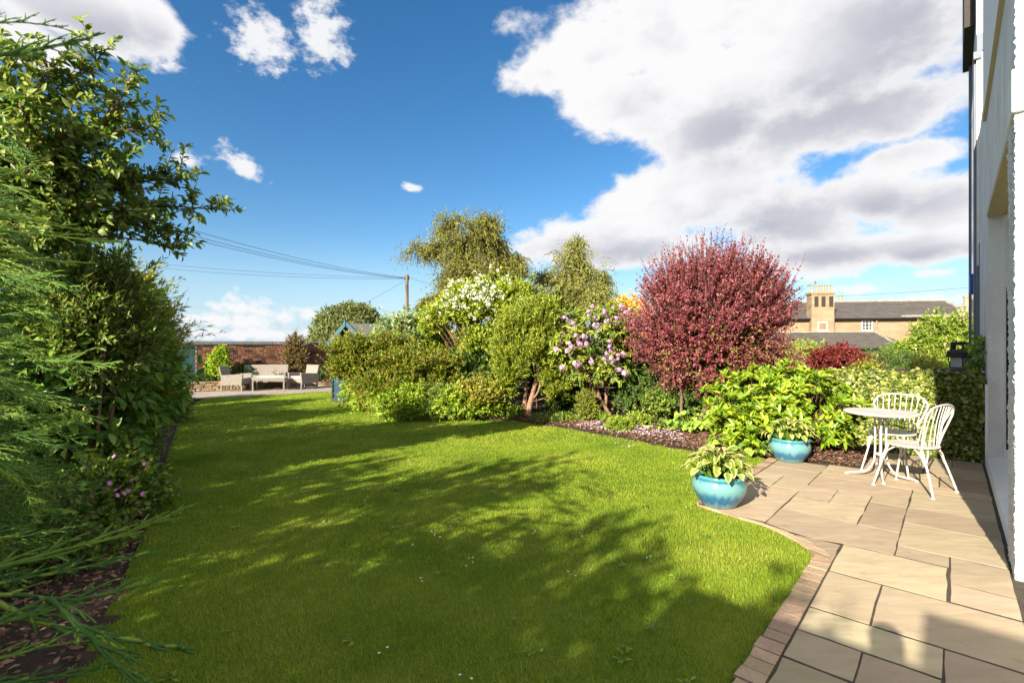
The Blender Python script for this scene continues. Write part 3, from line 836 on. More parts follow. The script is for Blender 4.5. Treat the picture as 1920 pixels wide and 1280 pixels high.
s3 = N_('ShaderNodeMapRange'); s3.inputs[1].default_value = .10; s3.inputs[2].default_value = .04; s3.inputs[3].default_value = 0; s3.inputs[4].default_value = .12; L_(v3.outputs['Distance'], s3.inputs[0])
mx2 = N_('ShaderNodeMix'); mx2.data_type = 'RGBA'; L_(s3.outputs[0], mx2.inputs[0]); L_(mx_.outputs[2], mx2.inputs[6]); mx2.inputs[7].default_value = (.42, .37, .29, 1)
L_(mx2.outputs[2], p_.inputs['Base Color']); p_.inputs['Roughness'].default_value = .8; p_.inputs['Specular IOR Level'].default_value = .2
b_ = N_('ShaderNodeBump'); b_.inputs['Strength'].default_value = .45; b_.inputs['Distance'].default_value = .012
hs_ = N_('ShaderNodeMath'); hs_.operation = 'MULTIPLY_ADD'; hs_.inputs[1].default_value = .5; L_(n2.outputs['Fac'], hs_.inputs[0]); L_(n1.outputs['Fac'], hs_.inputs[2]); L_(hs_.outputs[0], b_.inputs['Height']); L_(b_.outputs[0], p_.inputs['Normal'])
M['sandstone'] = m

M['sett'] = pbr('sett', (.38, .275, .18), .85, (.28, .195, .125), 7, .5, 40, obj_var=.22)
def pieces(name, parent, poly, z0, z1, mat, chip=.006, bevel=.0012, rng=RNG):
    """a stone slab with a slightly uneven outline"""
    p = np.array(poly, float); out = []
    for i in range(len(p)):
        a, b = p[i], p[(i + 1) % len(p)]
        k = max(1, int(np.linalg.norm(b - a) / .12))
        e = unit(b - a); nrm = np.array([-e[1], e[0]])
        for j in range(k):
            out.append(a + (b - a) * j / k + nrm * rng.normal(0, chip * .45) * (1 if j else .4))
    return obj(name, MB().prism(out, z0, z1, bevel), M[mat], parent)

patio_poly = [tuple(uv(u, n)[:2]) for u, n in [(-2.3, -.70), (3.87, -.70), (4.0, -.72), (4.16, -.85), (4.35, -1.11), (4.42, -1.49), (4.5, -1.75), (4.62, -1.78), (6.95, -1.77), (7.1, -1.1), (7.25, -.8), (8.72, -.7), (8.72, .6), (-2.3, .6)]]
patio = sheet('patio', patio_poly, .0192, M['mortar'])
G = .0045
SLABS = [(3.76, 4.33, -.60, -.02), (3.17, 3.75, -.6, -.32), (3.17, 3.75, -.32, .285), (2.87, 3.16, -.6, -.03), (2.57, 3.16, -.03, .285), (2.58, 2.865, -.6, -.32), (2.29, 2.865, -.32, -.03),
         (2.0, 2.57, -.6, -.32), (2.0, 2.29, -.32, -.03), (1.97, 2.57, -.03, .285), (1.4, 2.0, -.6, 0), (1.4, 1.97, 0, .285), (.8, 1.4, -.6, -.3), (.8, 1.4, -.3, .285), (.2, .8, -.6, 0), (.2, .8, 0, .285),
         (4.34, 4.57, -.30, -.01), (3.77, 4.07, -.01, .285), (4.07, 4.57, -.01, .285), (4.57, 5.2, -.3, .285), (5.2, 5.72, -.3, .285), (5.72, 6.42, -.295, .285),
         (4.88, 5.12, -.58, -.3), (5.12, 5.66, -.58, -.3), (5.66, 5.9, -.58, -.3), (4.88, 5.38, -1.15, -.58), (5.38, 5.9, -1.15, -.86), (5.38, 5.9, -.86, -.58),
         (5.9, 6.42, -1.13, -.3), (5.11, 5.62, -1.66, -1.15), (5.62, 6.13, -1.41, -1.13), (5.62, 6.13, -1.66, -1.41), (6.13, 6.55, -1.66, -1.13), (6.55, 7.0, -1.66, -1.13),
         (6.42, 7.1, -1.13, -.55), (6.42, 6.72, -.55, .285), (6.72, 7.3, -.55, -.1), (6.72, 7.3, -.1, .285), (7.3, 7.9, -.8, -.25), (7.1, 7.3, -.8, -.55), (7.3, 7.9, -.25, .285), (7.9, 8.45, -.75, .0), (7.9, 8.45, 0, .285)]
for u0, u1, n0, n1_ in SLABS:
    pieces('paving_slab', patio, [tuple(uv(a, b)[:2]) for a, b in ((u0 + G, n0 + G), (u1 - G, n0 + G), (u1 - G, n1_ - G), (u0 + G, n1_ - G))], .004, .021 + random.uniform(-.0015, .0015), 'sandstone')
for poly in ([(4.34, -.96), (4.42, -1.15), (4.88, -1.15), (4.88, -.305), (4.34, -.305), (4.34, -.62), (4.30, -.78)],
             [(4.44, -1.16), (4.45, -1.5), (4.53, -1.66), (5.11, -1.66), (5.11, -1.16)],
             [(3.80, -.608), (4.02, -.63), (4.16, -.73), (4.29, -.9), (4.29, -.615)]):
    pieces('paving_slab', patio, [tuple(uv(a * 1.0, b)[:2]) for a, b in poly], .004, .021, 'sandstone')
u = .3
while u < 3.85:                                                      # setts along the straight kerb
    w = random.uniform(.085, .115)
    a, b = -.712 - random.uniform(0, .012), -.607
    pieces('kerb_sett', patio, [tuple(uv(p, q)[:2]) for p, q in ((u, a), (u + w - .008, a + random.uniform(-.004, .004)), (u + w - .008, b), (u, b))], .003, .024 + random.uniform(-.003, .003), 'sett', .004)
    u += w
arc = [(3.87, -.71, 3.85, -.612), (3.97, -.722, 3.93, -.615), (4.06, -.775, 4.01, -.632), (4.16, -.86, 4.08, -.668), (4.26, -.985, 4.19, -.775), (4.35, -1.12, 4.31, -.96), (4.40, -1.36, 4.39, -1.16), (4.43, -1.52, 4.44, -1.36), (4.5, -1.76, 4.5, -1.66)]
for p, q in zip(arc[:-1], arc[1:]):
    pieces('kerb_sett', patio, [tuple(uv(*c)[:2]) for c in ((p[0], p[1] + .004), (q[0] - .006, q[1] + .004), (q[2] - .006, q[3]), (p[2], p[3]))], .003, .024, 'sett', .003)
u = 4.55
while u < 6.85:                                                      # setts along the outer edge, towards the bed
    w = random.uniform(.17, .24)
    pieces('kerb_sett', patio, [tuple(uv(p, q)[:2]) for p, q in ((u, -1.785), (u + w - .01, -1.785), (u + w - .01, -1.672), (u, -1.672))], .003, .022, 'sett', .004)
    u += w

# ================================================================== THE WHITE HOUSE
house = thing('white_house', 'white roughcast house along the right edge with grey painted trim', 'house', uv(4.4, .6))

def rough_grid(o3, e1, e2, l1, l2, st, amp, nrm, edge1=True):
    a, b = np.meshgrid(np.arange(0, l1 + st * .5, st), np.arange(0, l2 + st * .5, st))
    P = np.array(o3) + a[..., None] * np.array(e1) + b[..., None] * np.array(e2)
    h = (vnoise(P * 55, 3) * .6 + vnoise(P * 120, 7) * .4 - .5) * 2 * amp + (vnoise(P * 9, 5) - .5) * amp * 1.2
    P = P + h[..., None] * np.array(nrm)
    ny, nx = a.shape
    i = np.arange((ny - 1) * (nx - 1)); r, c = i // (nx - 1), i % (nx - 1)
    return P.reshape(-1, 3), np.stack([r * nx + c, r * nx + c + 1, (r + 1) * nx + c + 1, (r + 1) * nx + c], 1)

def hobj(name, mb, mat, smooth=False, bevel=0.0, parent=None):
    return obj(name, mb, M[mat], parent or house, smooth, bevel, world=True)

PC = .295
Z3 = np.array([0, 0, 1.0])
Vs, Fs = [], []
b0 = 0
def jag(P):
    return P + ((vnoise(P * 45, 11) - .5) * .014 + (vnoise(P * 110, 12) - .5) * .010)[:, None] * (NN + UU)[None] * -1
for V, F in (rough_grid(uv(4.40, PC), NN, Z3, .55, 6.6, .011, .0045, -UU), rough_grid(uv(4.40, PC), UU, Z3, .48, 3.16, .011, .0045, -NN)):
    Vs.append(jag(V)); Fs.append(F + b0); b0 += len(V)
V = np.concatenate(Vs) - np.array(house.location)
npmesh('wall', V, np.concatenate(Fs), M['roughcast'], house, smooth=False)
hobj('wall', MB().ubox(4.412, 4.88, PC + .012, 1.6, 0, 3.128).ubox(4.42, 8.475, .62, 4.5, 0, 5.0).ubox(8.475, 11.0, .335, 4.5, -.3, 5.0), 'roughcast')
hobj('spandrel', MB().ubox(4.412, 8.475, .318, .618, 3.13, 4.30), 'roughcast')
hobj('soffit', MB().ubox(4.89, 8.46, .322, .60, 3.10, 3.128), 'cream_soffit')
hobj('parapet', MB().ubox(4.40, 8.49, .288, .45, 4.335, 6.7), 'smooth_white')
hobj('parapet_soffit', MB().ubox(4.415, 8.48, .284, .46, 4.302, 4.333), 'cream_soffit')
hobj('lintel', MB().ubox(4.372, 4.70, .278, .9, 2.965, 3.235), 'smooth_white', bevel=.006)
hobj('plinth', MB().cube8([uv(4.86, .300, 0), uv(8.47, .300, 0), uv(4.86, .50, 0), uv(8.47, .50, 0), uv(4.86, .325, .085), uv(8.47, .325, .085), uv(4.86, .50, .15), uv(8.47, .50, .15)]), 'smooth_white', bevel=.008)
door = hobj('patio_door', MB().ubox(4.9, 8.44, .56, .60, .16, 3.09), 'glass_dark')
hobj('door_frame', MB().ubox(8.36, 8.474, .47, .555, .15, 3.09).ubox(4.9, 8.36, .49, .555, .15, .24).ubox(4.9, 8.36, .49, .555, 2.98, 3.09).ubox(6.6, 6.7, .49, .555, .24, 2.98), 'smooth_white', parent=None)
hobj('seal', MB().ubox(8.335, 8.358, .485, .556, .24, 2.2), 'black')
# far wing
hobj('wing_wall', MB().ubox(11.0, 13.6, .30, 6, -.3, 8.6), 'roughcast')
hobj('lintel', MB().ubox(10.96, 11.0, .302, .60, 6.30, 6.58), 'slate_paint')
hobj('lintel', MB().ubox(10.955, 11.2, .262, .36, 6.18, 6.296), 'slate_paint')
hobj('lintel', MB().ubox(10.955, 10.998, .325, .52, 2.80, 3.16), 'slate_paint')
hobj('window_trim', MB().ubox(11.05, 11.35, .268, .298, 1.1, 6.17), 'slate_paint')
hobj('window_trim', MB().ubox(13.2, 13.5, .250, .298, .8, 7.04), 'slate_paint')
hobj('window_bay', MB().ubox(11.4, 13.15, .272, .298, 1.2, 5.85), 'glass_dark')
hobj('dormer_cladding', MB().ubox(11.6, 13.5, .16, .298, 7.05, 9.3), 'dark_brown')
hobj('quoin', MB().ubox(10.96, 10.999, .30, .345, -.3, 2.8), 'slate_paint')
hobj('wall', MB().ubox(8.5, 10.95, .31, .334, -.3, 1.0), 'smooth_white')
# rear wing behind the camera, whose shadow lies on the near paving
hobj('rear_wing', MB().ubox(-5.5, -2.4, -.62, .50, 0, 2.52).ubox(-5.5, -2.05, .50, 5.0, 0, 2.64), 'roughcast')

ab = thing('alarm_box', 'small blue alarm box fixed high on the far house corner', 'alarm box', uv(11.5, .262, 2.55))
obj('body', MB().box((0, 0, 0), (.2, .07, .34), UU, -NN), M['blue_box'], ab, bevel=.015)
obj('bracket', MB().box(uv(0, .036, 0), (.1, .01, .2), UU, -NN), M['dark_brown'], ab)

lan = thing('wall_lantern', 'dark metal wall lantern with leaded glass above the ivy hedge', 'lantern', at(1806, 672, 7.6))
w_, d_ = .125, .125
mbr = MB(); mbr.lathe([(.20, -.03), (.21, -.02), (.19, .06), (.15, .085), (.03, .10), (.02, .13)], 4)
rf = obj('roof', mbr, M['dark_brown'], lan); rf.rotation_euler = (0, 0, R(45)); rf.location = (0, 0, .05)
cage = MB()
for sx in (-1, 1):
    for sy in (-1, 1):
        cage.tube([(sx * w_, sy * d_, .03), (sx * w_ * .86, sy * d_ * .86, -.145)], .008, 5)
for s in (-1, 1):
    cage.tube([(-w_ * .86, s * d_ * .86, -.145), (w_ * .86, s * d_ * .86, -.145)], .008, 5); cage.tube([(s * w_ * .86, -d_ * .86, -.145), (s * w_ * .86, d_ * .86, -.145)], .008, 5)
    for k in (-1, 0, 1):
        cage.tube([(k * w_ * .3, s * d_ * 1.0, .01), (k * w_ * .62, s * d_ * .88, -.14)], .005, 4)
    cage.tube(spline([(-w_ * .9, s * d_ * .97, -.08), (-w_ * .4, s * d_ * .99, -.02), (0, s * d_ * .95, -.06), (w_ * .4, s * d_ * .99, -.02), (w_ * .9, s * d_ * .97, -.08)], 14), .005, 4)
obj('cage', cage, M['black'], lan)
obj('pane', MB().box((0, 0, -.06), (.215, .215, .15)), M['glass_pale'], lan)
obj('bracket', MB().tube(spline([(0, 0, .15), (.02, .03, .23), (.12, .2, .25), (.18, .38, .17)], 14), .016, 6).box((.17, .36, .12), (.05, .05, .26)).box((.06, .1, .235), (.2, .1, .05)), M['dark_brown'], lan)

# ================================================================== PATIO FURNITURE
def hull_tube(mb, pts, r, n=20, seg=8):
    mb.tube(spline(pts, n), r, seg)

tbl = thing('bistro_table', 'round white metal bistro table with four swept feet', 'table', (4.13, 5.42, .022))
obj('tabletop', MB().lathe([(0.001, .722), (.325, .722), (.345, .716), (.35, .728), (.345, .737), (.33, .738), (.001, .735)], 56), M['white_metal'], tbl, smooth=False)
for k in range(4):
    a = R(45 + 90 * k + 12); c, s = math.cos(a), math.sin(a)
    mb = MB()
    hull_tube(mb, [(c * .055, s * .055, .72), (c * .05, s * .05, .5), (c * .05, s * .05, .3), (c * .07, s * .07, .15), (c * .15, s * .15, .045), (c * .31, s * .31, .012)], .0105, 26)
    mb.lathe([(.001, 0), (.022, 0), (.02, .012), (.001, .016)], 10, (c * .315, s * .315, 0))
    obj('leg', mb, M['white_metal'], tbl, smooth=True)
for z in (.26, .68):
    mb = MB()
    mb.tube([(.052 * math.cos(t), .052 * math.sin(t), z) for t in np.linspace(0, 6.283, 17)], .008, 6, cap=False)
    obj('collar', mb, M['white_metal'], tbl, smooth=True)

def chair(name, label, loc, face):
    t = thing(name, label, 'chair', loc, 'white bistro chairs at the round table', math.atan2(face[1], face[0]) - math.pi / 2)   # local +Y is forward
    obj('seat', MB().lathe([(.001, .445), (.20, .445), (.217, .448), (.222, .456), (.217, .464), (.20, .464), (.1, .459), (.001, .458)], 44), M['white_metal'], t)
    # the hoop of the back, carried on down as the two rear legs
    hoop = [(-.165, -.145, .44), (-.195, -.17, .56), (-.245, -.205, .70), (-.26, -.23, .79), (-.20, -.25, .862), (-.09, -.262, .885), (0, -.265, .89), (.09, -.262, .885), (.20, -.25, .862), (.26, -.23, .79), (.245, -.205, .70), (.195, -.17, .56), (.165, -.145, .44)]
    mb = MB(); hull_tube(mb, hoop, .0105, 60)
    obj('back_hoop', mb, M['white_metal'], t, smooth=True)
    hp = spline(hoop, 241)
    for i in range(9):
        f = (i - 4) / 4
        ang = -math.pi / 2 + f * 1.0
        b = np.array((.20 * math.cos(ang), .20 * math.sin(ang), .46))
        x = f * .235
        j = min(range(len(hp)), key=lambda q: abs(hp[q][0] - x) + (0 if hp[q][2] > .70 else 9))
        mb = MB(); hull_tube(mb, [b, b * .45 + hp[j] * .55 + np.array((0, .012, 0)), hp[j]], .0055, 10, 6)
        obj('spindle', mb, M['white_metal'], t, smooth=True)
    for sx in (-1, 1):
        for (y0, y1, tx, ty) in ((.145, .25, .15, .25), (-.145, -.27, .165, -.27)):
            mb = MB(); hull_tube(mb, [(sx * tx, y0, .45), (sx * (tx + .03), (y0 + y1) / 2, .25), (sx * (tx + .075), y1, .015)], .0105, 14)
            mb.lathe([(.001, -.002), (.02, -.002), (.018, .012), (.001, .018)], 10, (sx * (tx + .076), y1, 0))
            obj('leg', mb, M['white_metal'], t, smooth=True)
    for (a, b) in (((-.185, .18, .28), (.185, .18, .28)), ((-.19, -.19, .28), (.19, -.19, .28)), ((-.19, .18, .28), (-.19, -.19, .28)), ((.19, .18, .28), (.19, -.19, .28))):
        a, b = np.array(a), np.array(b); mid = (a + b) / 2
        mb = MB(); hull_tube(mb, [a, a * .78 + mid * .22 + np.array((0, 0, .10)) , mid * .55 + a * .45 + np.array((0, 0, .155)) - np.array((mid[0], mid[1], 0)) * .12], .008, 12, 6)
        obj('brace', mb, M['white_metal'], t, smooth=True); mb = MB()
        hull_tube(mb, [b, b * .78 + mid * .22 + np.array((0, 0, .10)), mid * .55 + b * .45 + np.array((0, 0, .155)) - np.array((mid[0], mid[1], 0)) * .12], .008, 12, 6)
        obj('brace', mb, M['white_metal'], t, smooth=True)
    return t
chair('bistro_chair', 'white metal chair in front of the table, its fan back towards us', (4.14, 5.0, .022), (-.45, .89))
chair('bistro_chair', 'white metal chair behind the table, its rounded back against the hedge', (4.47, 5.68, .022), (-.83, -.56))

# ================================================================== GLAZED POTS WITH HOSTAS
m, t = new_mat('turquoise_glaze')
N_, L_ = t.nodes.new, t.links.new
o_, p_ = N_('ShaderNodeOutputMaterial'), N_('ShaderNodeBsdfPrincipled'); L_(p_.outputs[0], o_.inputs[0])
g_ = N_('ShaderNodeTexCoord'); sp_ = N_('ShaderNodeSeparateXYZ'); L_(g_.outputs['Object'], sp_.inputs[0])
mp_ = N_('ShaderNodeMapping'); mp_.inputs['Scale'].default_value = (16, 16, 1.6); L_(g_.outputs['Object'], mp_.inputs[0])
n1 = N_('ShaderNodeTexNoise'); n1.inputs['Scale'].default_value = 1.6; n1.inputs['Detail'].default_value = 5; L_(mp_.outputs[0], n1.inputs['Vector'])
zz = N_('ShaderNodeMath'); zz.operation = 'MULTIPLY_ADD'; zz.inputs[1].default_value = .16; L_(n1.outputs['Fac'], zz.inputs[0]); L_(sp_.outputs[2], zz.inputs[2])
rp_ = N_('ShaderNodeValToRGB')
els = [(0.10, (.13,.26,.26)), (.15, (.025,.10,.21)), (.19, (.035,.14,.25)), (.235, (.12,.27,.28)), (.31, (.13,.29,.29)), (.345, (.04,.20,.27)), (.375, (.06,.26,.29)), (.41, (.09,.28,.29))]
rp_.color_ramp.elements[0].position = els[0][0]; rp_.color_ramp.elements[0].color = (*els[0][1], 1)
rp_.color_ramp.elements[1].position = els[-1][0]; rp_.color_ramp.elements[1].color = (*els[-1][1], 1)
for pp, cc in els[1:-1]:
    e_ = rp_.color_ramp.elements.new(pp); e_.color = (*cc, 1)
L_(zz.outputs[0], rp_.inputs[0]); L_(rp_.outputs[0], p_.inputs['Base Color'])
p_.inputs['Roughness'].default_value = .16; p_.inputs['Specular IOR Level'].default_value = .55
b_ = N_('ShaderNodeBump'); b_.inputs['Strength'].default_value = .06; n2 = N_('ShaderNodeTexNoise'); n2.inputs['Scale'].default_value = 22; L_(n2.outputs['Fac'], b_.inputs['Height']); L_(b_.outputs[0], p_.inputs['Normal'])
M['glaze'] = m
M['compost'] = pbr('compost', (.045, .03, .022), .95, (.02, .014, .01), 40, .9, 90)

def hosta_pot(label, loc, seed, zrot, n=34, size=.15):
    rng = np.random.default_rng(seed)
    t = thing('plant_pot', label, 'plant pot', loc, 'turquoise pots with hostas', zrot)
    prof = [(.001, 0), (.135, 0), (.15, .012), (.185, .06), (.222, .125), (.237, .17), (.237, .20), (.222, .238), (.214, .25), (.222, .258), (.232, .272), (.232, .287), (.222, .297), (.205, .292), (.198, .27), (.195, .24)]
    obj('pot', MB().lathe(prof, 48, cap=False), M['glaze'], t, smooth=True)
    obj('compost', MB().lathe([(.001, .262), (.12, .258), (.20, .245)], 24, cap=False), M['compost'], t, smooth=True)
    hm = [leafproto('hosta%d' % i, [.03, .42, .8, 1.0, .95, .72, .4, .02], w, f, c, 3, wv) for i, (w, f, c, wv) in enumerate(((.27, .2, .75, .02), (.25, .28, 1.0, .03), (.29, .14, .55, .02)))]
    a = np.arange(n) * 2.39996 + rng.normal(0, .2, n)
    q = (np.arange(n) + .5) / n                                      # 0 inner, 1 outer
    r0 = .02 + .10 * q
    out = np.stack([np.cos(a), np.sin(a), 0 * a], 1)
    foot = out * r0[:, None] + np.array([0, 0, .255])
    hgt = (.09 + .15 * (1 - q) ** .8) * rng.uniform(.85, 1.15, n)
    tip = foot + out * (.02 + .13 * q)[:, None] + np.array([0, 0, 1.0]) * hgt[:, None]
    D = unit(out * (.75 + .5 * q)[:, None] + np.array([0, 0, 1]) * (.75 - .95 * q)[:, None] + rng.normal(0, .12, foot.shape))
    Nm = unit(np.array([0, 0, 1.0]) + rng.normal(0, .18, foot.shape) - out * .2)
    put_leaves(t, hm, 'l_hosta', tip, D, Nm, size * rng.uniform(.75, 1.1, n), rng)
    mid = (foot + tip) / 2 - out * .012
    paths = np.stack([foot, mid, tip], 1)
    V, F = tubes3(paths, .0065, .004)
    npmesh('stalks', V, F, M['l_strap'], t, np.zeros(len(V)), kind='stuff')
hosta_pot('nearer turquoise glazed pot with a variegated hosta, at the lawn corner', (1.92, 4.49, .021), 4, .3, 84, .125)
hosta_pot('farther turquoise glazed pot with a yellowish hosta, in front of the bright rhododendron', (3.56, 6.2, .021), 9, 1.9, 76, .12)

# ================================================================== GARDEN SHED
SH = uv(6.30, -12.13)
shed = thing('garden_shed', 'small blue painted garden shed with a felt roof half hidden by shrubs', 'shed', SH)
GW, EH, RH, SL = 1.75, 1.58, 2.03, 2.6
VL, VU = NN, UU                                                     # gable runs along +n from its left corner, ridge along +u
def sh(a, b, z):
    return VL * a + VU * b + np.array([0, 0, z])
obj('wall', MB().cube8([sh(.02, .03, .1), sh(GW - .02, .03, .1), sh(.02, SL, .1), sh(GW - .02, SL, .1), sh(.02, .03, EH), sh(GW - .02, .03, EH), sh(.02, SL, EH), sh(GW - .02, SL, EH)]), M['shed'], shed)
z = .09
while z < RH - .08:
    zt = min(z + .122, RH - .02)
    half = GW / 2 if z < EH else GW / 2 * max(0, (RH - z) / (RH - EH))
    half2 = GW / 2 if zt < EH else GW / 2 * max(0, (RH - zt) / (RH - EH))
    l0, l1 = GW / 2 - half, GW / 2 + half
    m0, m1 = GW / 2 - half2, GW / 2 + half2
    mb = MB().cube8([sh(l0, -.012, z), sh(l1, -.012, z), sh(l0, .028, z), sh(l1, .028, z), sh(m0, .008, zt), sh(m1, .008, zt), sh(m0, .028, zt), sh(m1, .028, zt)])
    obj('board', mb, M['shed'], shed)
    if z < EH - .1:
        obj('board', MB().cube8([sh(-.012, .03, z), sh(.02, .03, z), sh(-.012, SL, z), sh(.02, SL, z), sh(.006, .03, zt), sh(.02, .03, zt), sh(.006, SL, zt), sh(.02, SL, zt)]), M['shed'], shed)
    z += .125
rp = MB()
for s in (0, 1):
    x0, x1 = (-.10, GW / 2) if s == 0 else (GW + .10, GW / 2)
    z0 = EH - .06
    rp.cube8([sh(x0, -.10, z0), sh(x1, -.10, RH), sh(x0, SL + .1, z0), sh(x1, SL + .1, RH), sh(x0, -.10, z0 + .03), sh(x1, -.10, RH + .03), sh(x0, SL + .1, z0 + .03), sh(x1, SL + .1, RH + .03)])
obj('roof', rp, M['felt'], shed)
for s in (0, 1):
    x0 = -.12 if s == 0 else GW + .12
    z0 = EH - .09
    obj('barge_board', MB().cube8([sh(x0, -.135, z0 - .07), sh(GW / 2, -.135, RH - .05), sh(x0, -.105, z0 - .07), sh(GW / 2, -.105, RH - .05), sh(x0, -.135, z0 + .06), sh(GW / 2, -.135, RH + .07), sh(x0, -.105, z0 + .06), sh(GW / 2, -.105, RH + .07)]), M['shed_trim'], shed)
obj('finial', MB().box(sh(GW / 2, -.15, RH + .01), (.07, .03, .14), VL, VU), M['shed_trim'], shed)
for x in (.015, GW - .015):
    obj('corner_post', MB().box(sh(x, -.03, .84), (.05, .035, 1.5), VL, VU), M['shed'], shed)
obj('base', MB().box(sh(GW / 2, SL / 2, .05), (GW + .1, SL + .1, .1), VL, VU), M['mortar'], shed)

# ================================================================== BACK WALL, TERRACE AND FURNITURE AT THE FAR LEFT
A = np.array([-12.0, 15.35, 0]); B = np.array([-6.2, 19.2, 0])
wd = unit(B - A); wn = np.array([wd[1], -wd[0], 0])                 # wn faces the garden
WL = float(np.linalg.norm(B - A)); WT = 1.52
wall = thing('brick_wall', 'old red brick garden wall with dark coping behind the wicker seats', 'wall', A)
def wl(s, o, z):
    return wd * s + wn * o + np.array([0, 0, z])
D0 = 1.02; D1 = 1.62                                                # doorway
mb = MB()
for s0, s1, z0, z1 in ((0, D0 - .08, 0, WT), (D1 + .02, WL, 0, WT), (D0 - .08, D1 + .02, 1.46, WT)):
    mb.box(wl((s0 + s1) / 2, -.12, (z0 + z1) / 2), (s1 - s0, .2, z1 - z0), wd, wn)
obj('mortar', mb, M['brick_mortar'], wall)
cp = []
s = 0
while s < WL:
    l = random.uniform(.55, .8)
    obj('coping_stone', MB().cube8([wl(s, .06, WT), wl(min(s + l, WL) - .01, .06, WT), wl(s, -.28, WT), wl(min(s + l, WL) - .01, -.28, WT), wl(s, .05, WT + .075), wl(min(s + l, WL) - .01, .05, WT + .075), wl(s, -.2, WT + .12), wl(min(s + l, WL) - .01, -.2, WT + .12)]), M['coping'], wall)
    s += l
bm_cache = []
for k in range(8):
    w, h = (.215, .065) if k < 5 else (.103, .065)
    r = random.Random(k)
    j = lambda: r.uniform(-.004, .004)
    mb = MB().cube8([(-w / 2 + j(), -.02, -h / 2 + j()), (w / 2 + j(), -.02, -h / 2 + j()), (-w / 2 + j(), .03, -h / 2), (w / 2 + j(), .03, -h / 2), (-w / 2 + j(), -.02, h / 2 + j()), (w / 2 + j(), -.02, h / 2 + j()), (-w / 2 + j(), .03, h / 2), (w / 2 + j(), .03, h / 2)])
    me = bpy.data.meshes.new('brick'); me.from_pydata(mb.v, [], mb.f); me.materials.append(M['brick'])
    bm_cache.append((me, mb))
rest = MB(); count = 0
ang = math.atan2(wd[1], wd[0])
jobs = []
zc = .05; row = 0
while zc < WT - .03:
    s = 0.0 if row % 2 else -.055
    while s < WL:
        hd = (row % 2 == 0) if row % 3 else (random.random() < .4)
        w = .103 if hd else .215
        c = s + w / 2
        if not (D0 - .1 < c < D1 + .04 and zc < 1.46) and c + w / 2 < WL:
            jobs.append((c, zc, 5 + random.randrange(3) if hd else random.randrange(5)))
        s += w + .014
    zc += .078; row += 1
def vis(jb):
    p = A + wl(jb[0], 0, jb[1])
    px = 960 + FOC * p[0] / p[1]; py = HOR - FOC * (p[2] - CAM_H) / p[1]
    return (0 if 345 < px < 645 and py < 712 else 5) + (1 if 525 < px < 580 else 0) + random.random() * .5 + jb[0] * .12
jobs.sort(key=vis)
dark = pbr('brick_dark', (.075, .04, .03), .9, (.045, .028, .022), 5, .4, 60, obj_var=.3)
for i, (c, zc, k) in enumerate(jobs):
    p = wl(c, random.uniform(-.004, .006), zc)
    if i < 300:
        o = bpy.data.objects.new('brick', bm_cache[k][0]); o.location = p; o.rotation_euler = (0, 0, ang); o.parent = wall; C.objects.link(o)
        if random.random() < .22:
            o.material_slots[0].link = 'OBJECT'; o.material_slots[0].material = dark
    else:
        v = bm_cache[k][1].v
        rest.add([p + wd * q[0] - wn * q[1] + np.array([0, 0, q[2]]) for q in v], bm_cache[k][1].f)
o = obj('bricks', rest, M['brick'], wall); o['kind'] = 'stuff'
dm = (D0 + D1) / 2
gate = thing('garden_door', 'dark green plank door in the brick wall at the far left', 'door', A + wl(dm, 0, 0))
for k in range(5):
    obj('plank', MB().box(wd * ((k - 2) * .128) + wn * -.06 + np.array([0, 0, .73]), (.122, .03, 1.44), wd, wn), M['door_green'], gate)
obj('frame', MB().box(wd * .335 + np.array([0, 0, .73]) + wn * -.03, (.03, .08, 1.46), wd, wn).box(wd * -.335 + np.array([0, 0, .73]) + wn * -.03, (.03, .08, 1.46), wd, wn), M['bark_pale'], gate)

# terrace of small slabs
TA, TB = np.array([-8.9, 13.3, 0]), np.array([-5.4, 16.0, 0])       # lawn edge
terr = sheet('terrace', [(-12.0, 11.2), (TA[0], TA[1]), (TB[0], TB[1]), (-3.2, 17.8), (-5.5, 19.5), (-11.8, 15.4)], .006, M['mortar'])
M['terrace_slab'] = pbr('terrace_slab', (.33, .275, .23), .85, (.26, .215, .18), 5, .3, 30, obj_var=.1)
td = unit(TB - TA); tn = np.array([-td[1], td[0], 0])
for i in range(-3, 11):
    for j in range(5):
        o3 = TA + td * (i * .6 + (.3 if j % 2 else 0)) + tn * (j * .45)
        if o3[0] > -11.3 and np.dot(o3 - A, -wn) < -1.0:
            p = [o3 + td * .006 + tn * .006, o3 + td * .594 + tn * .006, o3 + td * .594 + tn * .444, o3 + td * .006 + tn * .444]
            pieces('paving_slab', terr, [tuple(q[:2]) for q in p], .007, .022, 'terrace_slab', .003)

# low dry-stone wall of the raised bed
LA, LB = np.array([-10.6, 15.35, 0]), np.array([-6.05, 18.35, 0])
ld = unit(LB - LA); ln_ = np.array([ld[1], -ld[0], 0]); LLn = float(np.linalg.norm(LB - LA))
low = thing('low_stone_wall', 'low dry stone retaining wall behind the wicker furniture', 'wall', LA)
obj('core', MB().box(ld * LLn / 2 - ln_ * .45 + np.array([0, 0, .12]), (LLn, .8, .24), ld, ln_), M['soil'], low)
for row in range(4):
    s = random.uniform(-.1, 0); z = .008 + row * .076
    while s < LLn:
        l = random.uniform(.12, .34); h = .07
        mb = MB(); r = lambda a: random.uniform(-a, a)
        v = []
        for zz_ in (z, z + h):
            for oo in (-.2, .02):
                for ss in (s, s + l - .012):
                    v.append(ld * (ss + r(.01)) + ln_ * (oo + r(.02)) + np.array([0, 0, zz_ + r(.008)]))
        obj('stone', mb.cube8([v[2], v[3], v[0], v[1], v[6], v[7], v[4], v[5]]), M['stone'], low, bevel=.012)
        s += l

